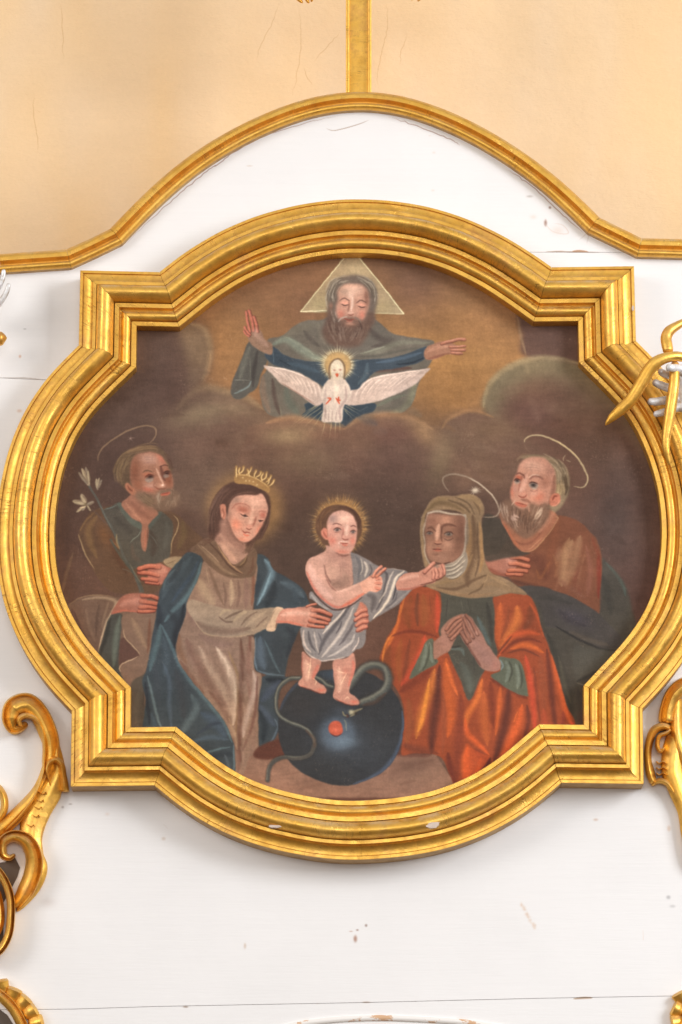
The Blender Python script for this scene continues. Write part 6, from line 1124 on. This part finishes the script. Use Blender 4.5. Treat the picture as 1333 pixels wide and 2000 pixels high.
def tube_mesh(q3, rad, seg=14, n=8, flat=1.0):
    c = crom(q3, n); t = np.linspace(0, 1, len(c)); r = np.interp(t, np.linspace(0, 1, len(rad)), rad)
    tg = np.gradient(c, axis=0); tg /= np.linalg.norm(tg, axis=1)[:, None]+1e-9
    V = []; a = np.cross(tg[0], [0, 1, 0.01]); a /= np.linalg.norm(a)
    for i in range(len(c)):
        a = a-tg[i]*np.dot(a, tg[i]); a /= np.linalg.norm(a); b_ = np.cross(tg[i], a)
        k = min(i, len(c)-1-i); e = math.sqrt(max(.02, 1-(1-k/3.0)**2)) if k < 3 else 1
        for j in range(seg):
            th = j/seg*2*math.pi; V.append(c[i]+(a*math.cos(th)+b_*math.sin(th)*flat)*r[i]*e)
    f_ = [(i*seg+j, i*seg+(j+1) % seg, (i+1)*seg+(j+1) % seg, (i+1)*seg+j) for i in range(len(c)-1) for j in range(seg)]
    f_ += [tuple(range(seg)), tuple(range(len(c)*seg-1, len(c)*seg-seg-1, -1))]
    return V, f_
def join(parts):
    V, f_ = [], []
    for v, g_ in parts: o = len(V); V += list(v); f_ += [tuple(i+o for i in t) for t in g_]
    return V, f_
# carved drops hanging from the cross arms, their tips just in view
for q, wd in (([(566, -30), (580, -6), (592, 6)], [9, 9, 5]), ([(580, -34), (596, -8), (604, 7)], [9, 9, 5]), ([(596, -34), (609, -10), (609, 4)], [9, 8, 5]), ([(836, -30), (826, -10), (816, 3)], [8, 8, 4]), ([(822, -34), (812, -12), (804, 1)], [8, 8, 4])):
    ribbon('carved_ray', q, wd, [10, 12, 7], cr_, d0=.022, rim=0)
V_, F_ = [], []
box('cross_arm', 540, 862, -80, -26, .008, .050, GOLD, cr_)
# ---------------------------------------------------------------- carved scrolls, left
sl_ = empty('carved_scroll', W(60, 1700, D_BOARD), 'gilded carved scroll of volutes beside the lower left corner of the picture frame', 'carving', 'carved scrolls flanking the painting')
Z5 = (0, 1280, 2.777)
ribbon('leaf_band', [(150, 366), (116, 388), (76, 392), (58, 340), (80, 280), (150, 262), (215, 320), (262, 420), (280, 500), (270, 600), (215, 730), (110, 850), (0, 950), (-120, 1020)], [30, 50, 74, 96, 112, 116, 108, 104, 90, 78, 74, 80, 84, 84], [14, 18, 24, 34, 38, 38, 36, 34, 30, 26, 24, 26, 28, 28], sl_, org=Z5)
ribbon('volute', [(118, 388), (104, 350), (140, 326), (196, 344), (232, 410), (244, 500), (238, 600)], [22, 34, 34, 32, 30, 26, 22], [34, 40, 42, 40, 38, 34, 30], sl_, org=Z5, rim=0)
ribbon('stem', [(300, 470), (310, 560), (310, 640), (262, 740), (196, 860), (170, 980), (190, 1080), (226, 1160), (190, 1270), (90, 1390)], [40, 70, 90, 150, 150, 126, 96, 66, 50, 30], [18, 22, 26, 24, 26, 26, 26, 24, 22, 16], sl_, org=Z5, rim=0)
ribbon('small_volute', [(278, 716), (262, 660), (256, 620), (268, 584), (300, 566), (332, 594), (344, 650), (352, 710), (350, 742)], [14, 20, 28, 34, 40, 40, 38, 44, 54], [26, 36, 42, 44, 44, 42, 38, 34, 28], sl_, org=Z5, rim=0)
ribbon('inner_rib', [(240, 560), (236, 640), (190, 760), (110, 870), (20, 960)], [22, 22, 22, 22, 20], [38, 36, 34, 32, 30], sl_, org=Z5, rim=0)
ribbon('lower_volute', [(84, 1078), (52, 1098), (16, 1076), (20, 1010), (80, 980), (150, 1010), (186, 1090), (180, 1180), (140, 1280), (80, 1370)], [20, 34, 50, 60, 66, 84, 96, 100, 96, 60], [24, 30, 36, 42, 46, 46, 42, 36, 30, 20], sl_, org=Z5)
ribbon('oval_rim', [(-90, 1120), (-20, 1160), (30, 1230), (58, 1320), (60, 1420), (46, 1520), (0, 1600), (-80, 1650)], [46, 46, 46, 46, 46, 46, 46, 46], [44, 46, 48, 48, 48, 46, 44, 42], sl_, org=Z5)
ribbon('oval_inner_band', [(-60, 1220), (-14, 1290), (6, 1380), (0, 1470), (-50, 1560)], [40, 40, 40, 40, 40], [22, 22, 22, 22, 22], sl_, org=Z5)
ribbon('side_lobe', [(-60, 690), (-6, 720), (24, 780), (18, 850), (-40, 930)], [36, 40, 44, 42, 36], [20, 30, 32, 30, 20], sl_, org=Z5, rim=0)
for x, y in ((236, 744), (222, 786), (212, 824), (198, 868), (170, 920), (140, 966)):
    ribbon('fluting', [(x-28, y-6), (x, y+8), (x+14, y-2), (x+20, y+14)], [7, 8, 8, 7], [33, 33, 33, 30], sl_, org=Z5, rim=0)
# scalloped shell border below
def shell(par, org, arc, lobes, lw, band, dark):
    ribbon('shell_band', arc, band[0], band[1], par, org=org)
    for i, (x, y, dx, dy) in enumerate(lobes): ribbon('shell_lobe', [(x-dx*1.4, y-dy*1.4), (x-dx*.4, y-dy*.4), (x+dx*.5, y+dy*.5), (x+dx, y+dy)], [lw*.9, lw*1.3, lw*1.45, lw*1.15], [14, 20, 24, 12], par, org=org, rim=0)
sb = empty('shell_border', W(30, 1960, D_BOARD), 'gilded scalloped shell edge curving out of the bottom left corner', 'carving', 'scalloped gilt borders at the lower corners')
shell(sb, Z5, [(-100, 1800), (-20, 1830), (60, 1900), (110, 1980), (150, 2080)], [(8, 1790, -8, -34), (74, 1836, 14, -34), (128, 1880, 26, -28), (170, 1930, 30, -18), (204, 1992, 36, -8), (216, 2060, 36, 6)], 62, ([60, 60, 60, 60, 60], [20, 22, 24, 24, 22]), None)
dk, dn_, db = newmat('painted_recess_shade'); db.inputs['Base Color'].default_value = (.11, .08, .06, 1); db.inputs['Roughness'].default_value = .8  # flat dark brown standing in for shade in the carving's recesses
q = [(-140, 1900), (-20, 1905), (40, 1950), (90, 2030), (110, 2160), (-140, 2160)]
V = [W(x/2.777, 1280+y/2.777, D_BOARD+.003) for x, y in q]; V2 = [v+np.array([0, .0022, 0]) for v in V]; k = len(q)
mesh('shell_shade_sheet', V+V2, [tuple(range(k)), tuple(range(2*k-1, k-1, -1))]+[(i, (i+1) % k, k+(i+1) % k, k+i) for i in range(k)], dk, sb, smooth=False)  # thin dark sheet on the board, painted shade inside the shell edge
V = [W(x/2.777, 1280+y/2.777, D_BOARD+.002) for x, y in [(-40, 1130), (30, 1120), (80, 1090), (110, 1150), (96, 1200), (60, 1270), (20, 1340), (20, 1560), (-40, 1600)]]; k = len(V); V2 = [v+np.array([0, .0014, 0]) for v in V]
mesh('scroll_shade_sheet', V+V2, [tuple(range(k)), tuple(range(2*k-1, k-1, -1))]+[(i, (i+1) % k, k+(i+1) % k, k+i) for i in range(k)], dk, sl_, smooth=False)  # dark sheet: shade between lower volute and oval, put into colour
# ---------------------------------------------------------------- right
sr_ = empty('carved_scroll', W(1310, 1600, D_BOARD), 'gilded carved scroll with a fluted ear beside the lower right corner of the frame', 'carving', 'carved scrolls flanking the painting')
Z6 = (1000, 1280, 2.777)
ribbon('leaf_band', [(842, 372), (846, 300), (880, 210), (950, 160), (1040, 180), (1090, 300), (1060, 400)], [96, 92, 90, 92, 92, 84, 40], [30, 34, 38, 40, 38, 30, 16], sr_, org=Z6)
ribbon('leaf_field', [(900, 220), (895, 330), (900, 430), (925, 520), (990, 640)], [60, 70, 80, 90, 80], [24, 28, 30, 28, 24], sr_, org=Z6, rim=0)
ribbon('stem', [(900, 420), (880, 520), (870, 620), (900, 720), (945, 840), (965, 960), (990, 1100), (1040, 1200)], [110, 130, 120, 110, 96, 96, 90, 60], [24, 26, 26, 26, 26, 26, 24, 16], sr_, org=Z6, rim=0)
ribbon('volute', [(828, 500), (806, 520), (790, 490), (800, 440), (840, 420), (864, 400)], [14, 22, 26, 26, 24, 18], [44, 46, 46, 46, 44, 36], sr_, org=Z6, rim=0)
ribbon('ear', [(862, 400), (820, 386), (770, 410), (744, 480), (738, 560), (752, 640), (772, 700)], [34, 44, 48, 44, 40, 52, 40], [36, 42, 42, 38, 34, 30, 24], sr_, org=Z6, rim=0)
ribbon('base_sweep', [(756, 706), (800, 680), (850, 700), (890, 760)], [20, 34, 34, 26], [22, 28, 28, 24], sr_, org=Z6, rim=0)
for y in (578, 610, 640): ribbon('fluting', [(782, y-4), (800, y+8), (820, y-2), (838, y+8)], [8, 9, 9, 8], [34, 35, 35, 32], sr_, org=Z6, rim=0)
sb2 = empty('shell_border', W(1325, 1960, D_BOARD), 'gilded scalloped lobes showing at the bottom right corner', 'carving', 'scalloped gilt borders at the lower corners')
shell(sb2, Z6, [(1060, 1800), (990, 1850), (960, 1930), (930, 2020), (900, 2120)], [(918, 1850, -14, -26), (896, 1920, -26, -12), (892, 1990, -30, 6), (880, 2060, -30, 6)], 66, ([60, 60, 60, 60, 60], [20, 22, 24, 24, 22]), None)
# ---------------------------------------------------------------- arched moulding at the very bottom, white paint flaking off bare wood
am, an, ab = newmat('flaking_white_paint'); g = node(an, 'ShaderNodeNewGeometry').outputs['Position']
cw = mix(an, ramp(an, noise(an, g, 16, 5, .6, (1, 1, 2)), [(.54, 0), (.57, 1)]), (.80, .76, .72), (.62, .38, .22)); an.links.new(cw, ab.inputs['Base Color']); ab.inputs['Roughness'].default_value = .6
ar = empty('arched_moulding', W(775, 1985, D_BOARD), 'top of a white arched moulding at the bottom edge, paint flaking to bare wood', 'moulding')
ribbon('arch_rim', [(420, 2060), (500, 2024), (570, 2003), (650, 1992), (740, 1988), (830, 1991), (920, 1998), (1000, 2012), (1080, 2040)], [11]*9, [5]*9, ar, rim=0, mat=am)
ribbon('arch_field', [(430, 2090), (510, 2052), (580, 2030), (660, 2019), (740, 2015), (820, 2018), (900, 2026), (980, 2042), (1060, 2075)], [30]*9, [2]*9, ar, rim=0, mat=am)
# ================================================================ statue hands at the sides
sv, sn_, sbs = newmat('silvered_white_wood'); g = node(sn_, 'ShaderNodeNewGeometry'); sps = node(sn_, 'ShaderNodeSeparateXYZ'); sn_.links.new(g.outputs['Normal'], sps.inputs[0])
c1 = mix(sn_, ramp(sn_, noise(sn_, g.outputs['Position'], 38, 5, .6), [(.46, 0), (.66, 1)]), (.78, .77, .77), (.50, .45, .40))
sn_.links.new(c1, sbs.inputs['Base Color']); sbs.inputs['Metallic'].default_value = .25; sbs.inputs['Roughness'].default_value = .38
bump(sn_, sbs, noise(sn_, g.outputs['Position'], 70, 4), .4, .002)
def organic(name, parts, mat, parent=None, vox=.0016, sm=8):
    V, f_ = join(parts); o = mesh(name, V, f_, mat, parent)
    r = o.modifiers.new('skin', 'REMESH'); r.mode = 'VOXEL'; r.voxel_size = vox; r.use_smooth_shade = True
    s_ = o.modifiers.new('soften', 'SMOOTH'); s_.factor = .6; s_.iterations = sm
    return o
def pts3(q, org, d): return [W(org[0]+x/org[2], org[1]+y/org[2], dd+(.045 if org[0] > 1000 else 0)) for (x, y), dd in zip(q, d)]
Z7 = (1173, 600, 6.667); R_ = lambda L: [x/6.667*S/2 for x in L]
tn = empty('gilded_tendrils', W(1300, 705, .245), 'curved gilded tendrils held in the white statue hand, one pointing over the frame', 'carving')
mesh('tendril', *tube_mesh(pts3([(1240, 640), (1067, 648), (980, 640), (850, 660), (730, 715), (640, 810), (560, 940), (480, 1080), (390, 1215), (270, 1330), (150, 1440), (62, 1540)], Z7, [.20, .205, .21, .215, .215, .21, .205, .2, .195, .19, .185, .18]), R_([110, 125, 130, 140, 160, 165, 165, 165, 160, 150, 110, 30])), GOLD2, tn, sharp=60)
mesh('tendril', *tube_mesh(pts3([(1200, 120), (1100, 185), (1010, 235), (900, 310), (858, 400), (870, 500), (890, 600)], Z7, [.19, .19, .195, .2, .2, .205, .21]), R_([80, 90, 110, 140, 145, 145, 130])), GOLD2, tn, sharp=60)
mesh('tendril', *tube_mesh(pts3([(975, 700), (965, 900), (955, 1050), (925, 1250), (890, 1480), (855, 1720), (865, 1900), (905, 2060)], Z7, [.20, .205, .205, .20, .195, .19, .185, .18]), R_([120, 135, 140, 150, 140, 110, 90, 30])), GOLD2, tn, sharp=60)
hd = organic('statue_hand', [
    tube_mesh(pts3([(1250, 1120), (1150, 1110), (1060, 1100), (990, 1090)], Z7, [.17, .17, .17, .172]), R_([420, 430, 420, 260]), 18, 8, .45),
    tube_mesh(pts3([(1250, 900), (1120, 830), (1000, 800), (920, 790), (850, 785)], Z7, [.18, .19, .205, .222, .222]), R_([190, 150, 120, 105, 88])),
    tube_mesh(pts3([(1130, 960), (1000, 900), (880, 880), (800, 850), (788, 815)], Z7, [.17, .172, .178, .19, .2]), R_([150, 130, 110, 95, 75])),
    tube_mesh(pts3([(1120, 1080), (1000, 1075), (880, 1050), (760, 1005), (680, 960)], Z7, [.17, .17, .172, .178, .182]), R_([140, 125, 115, 105, 85])),
    tube_mesh(pts3([(1120, 1200), (1000, 1195), (860, 1210), (720, 1230), (610, 1225)], Z7, [.17, .17, .172, .178, .18]), R_([140, 125, 112, 108, 88])),
    tube_mesh(pts3([(1120, 1310), (1000, 1310), (880, 1350), (780, 1380), (690, 1400)], Z7, [.17, .17, .172, .176, .178]), R_([130, 115, 100, 95, 80])),
    tube_mesh(pts3([(1700, 1200), (1450, 1150), (1230, 1120)], Z7, [.14, .155, .17]), R_([330, 320, 380]), 18, 8, .7)], sv)
tag(hd, 'white silvered statue hand reaching in at the right edge, fingers gripping gilded tendrils', 'statue hand')
Z8 = (0, 460, 8.333); R8 = lambda L: [x/8.333*S/2 for x in L]
h2 = organic('statue_hand', [
    tube_mesh(pts3([(-500, 1300), (-330, 1150), (-200, 1000)], Z8, [.13, .15, .16]), R8([330, 330, 330]), 16, 8, .6),
    tube_mesh(pts3([(-240, 1180), (-60, 1150), (40, 1040), (110, 920), (140, 820), (142, 775)], Z8, [.16, .165, .17, .172, .175, .175]), R8([110, 105, 100, 92, 78, 60])),
    tube_mesh(pts3([(-240, 1020), (-80, 930), (0, 800), (50, 690), (62, 590), (58, 555)], Z8, [.165, .172, .178, .18, .182, .182]), R8([110, 105, 100, 90, 78, 60])),
    tube_mesh(pts3([(-260, 900), (-130, 760), (-70, 620), (-40, 500), (-30, 410)], Z8, [.17, .178, .184, .186, .186]), R8([110, 105, 98, 88, 70])),
    tube_mesh(pts3([(-300, 880), (-220, 720), (-180, 560), (-160, 430)], Z8, [.172, .18, .186, .186]), R8([110, 100, 92, 74])),
    tube_mesh(pts3([(-330, 1180), (-260, 1300), (-160, 1360), (-80, 1350)], Z8, [.15, .165, .175, .18]), R8([130, 120, 105, 80]))], sv)
tag(h2, 'grey-white statue fingertips pointing up at the left edge below the crowning moulding', 'statue hand')
gt = mesh('gilded_staff_tip', *tube_mesh(pts3([(-500, 1760), (-200, 1715), (-60, 1690), (40, 1672), (118, 1668)], Z8, [.14, .14, .14, .14, .14]), R8([150, 200, 250, 220, 40])), GOLD2, None, sharp=60)
tag(gt, 'rounded gilded tip poking in at the left edge under the statue fingers', 'carving')
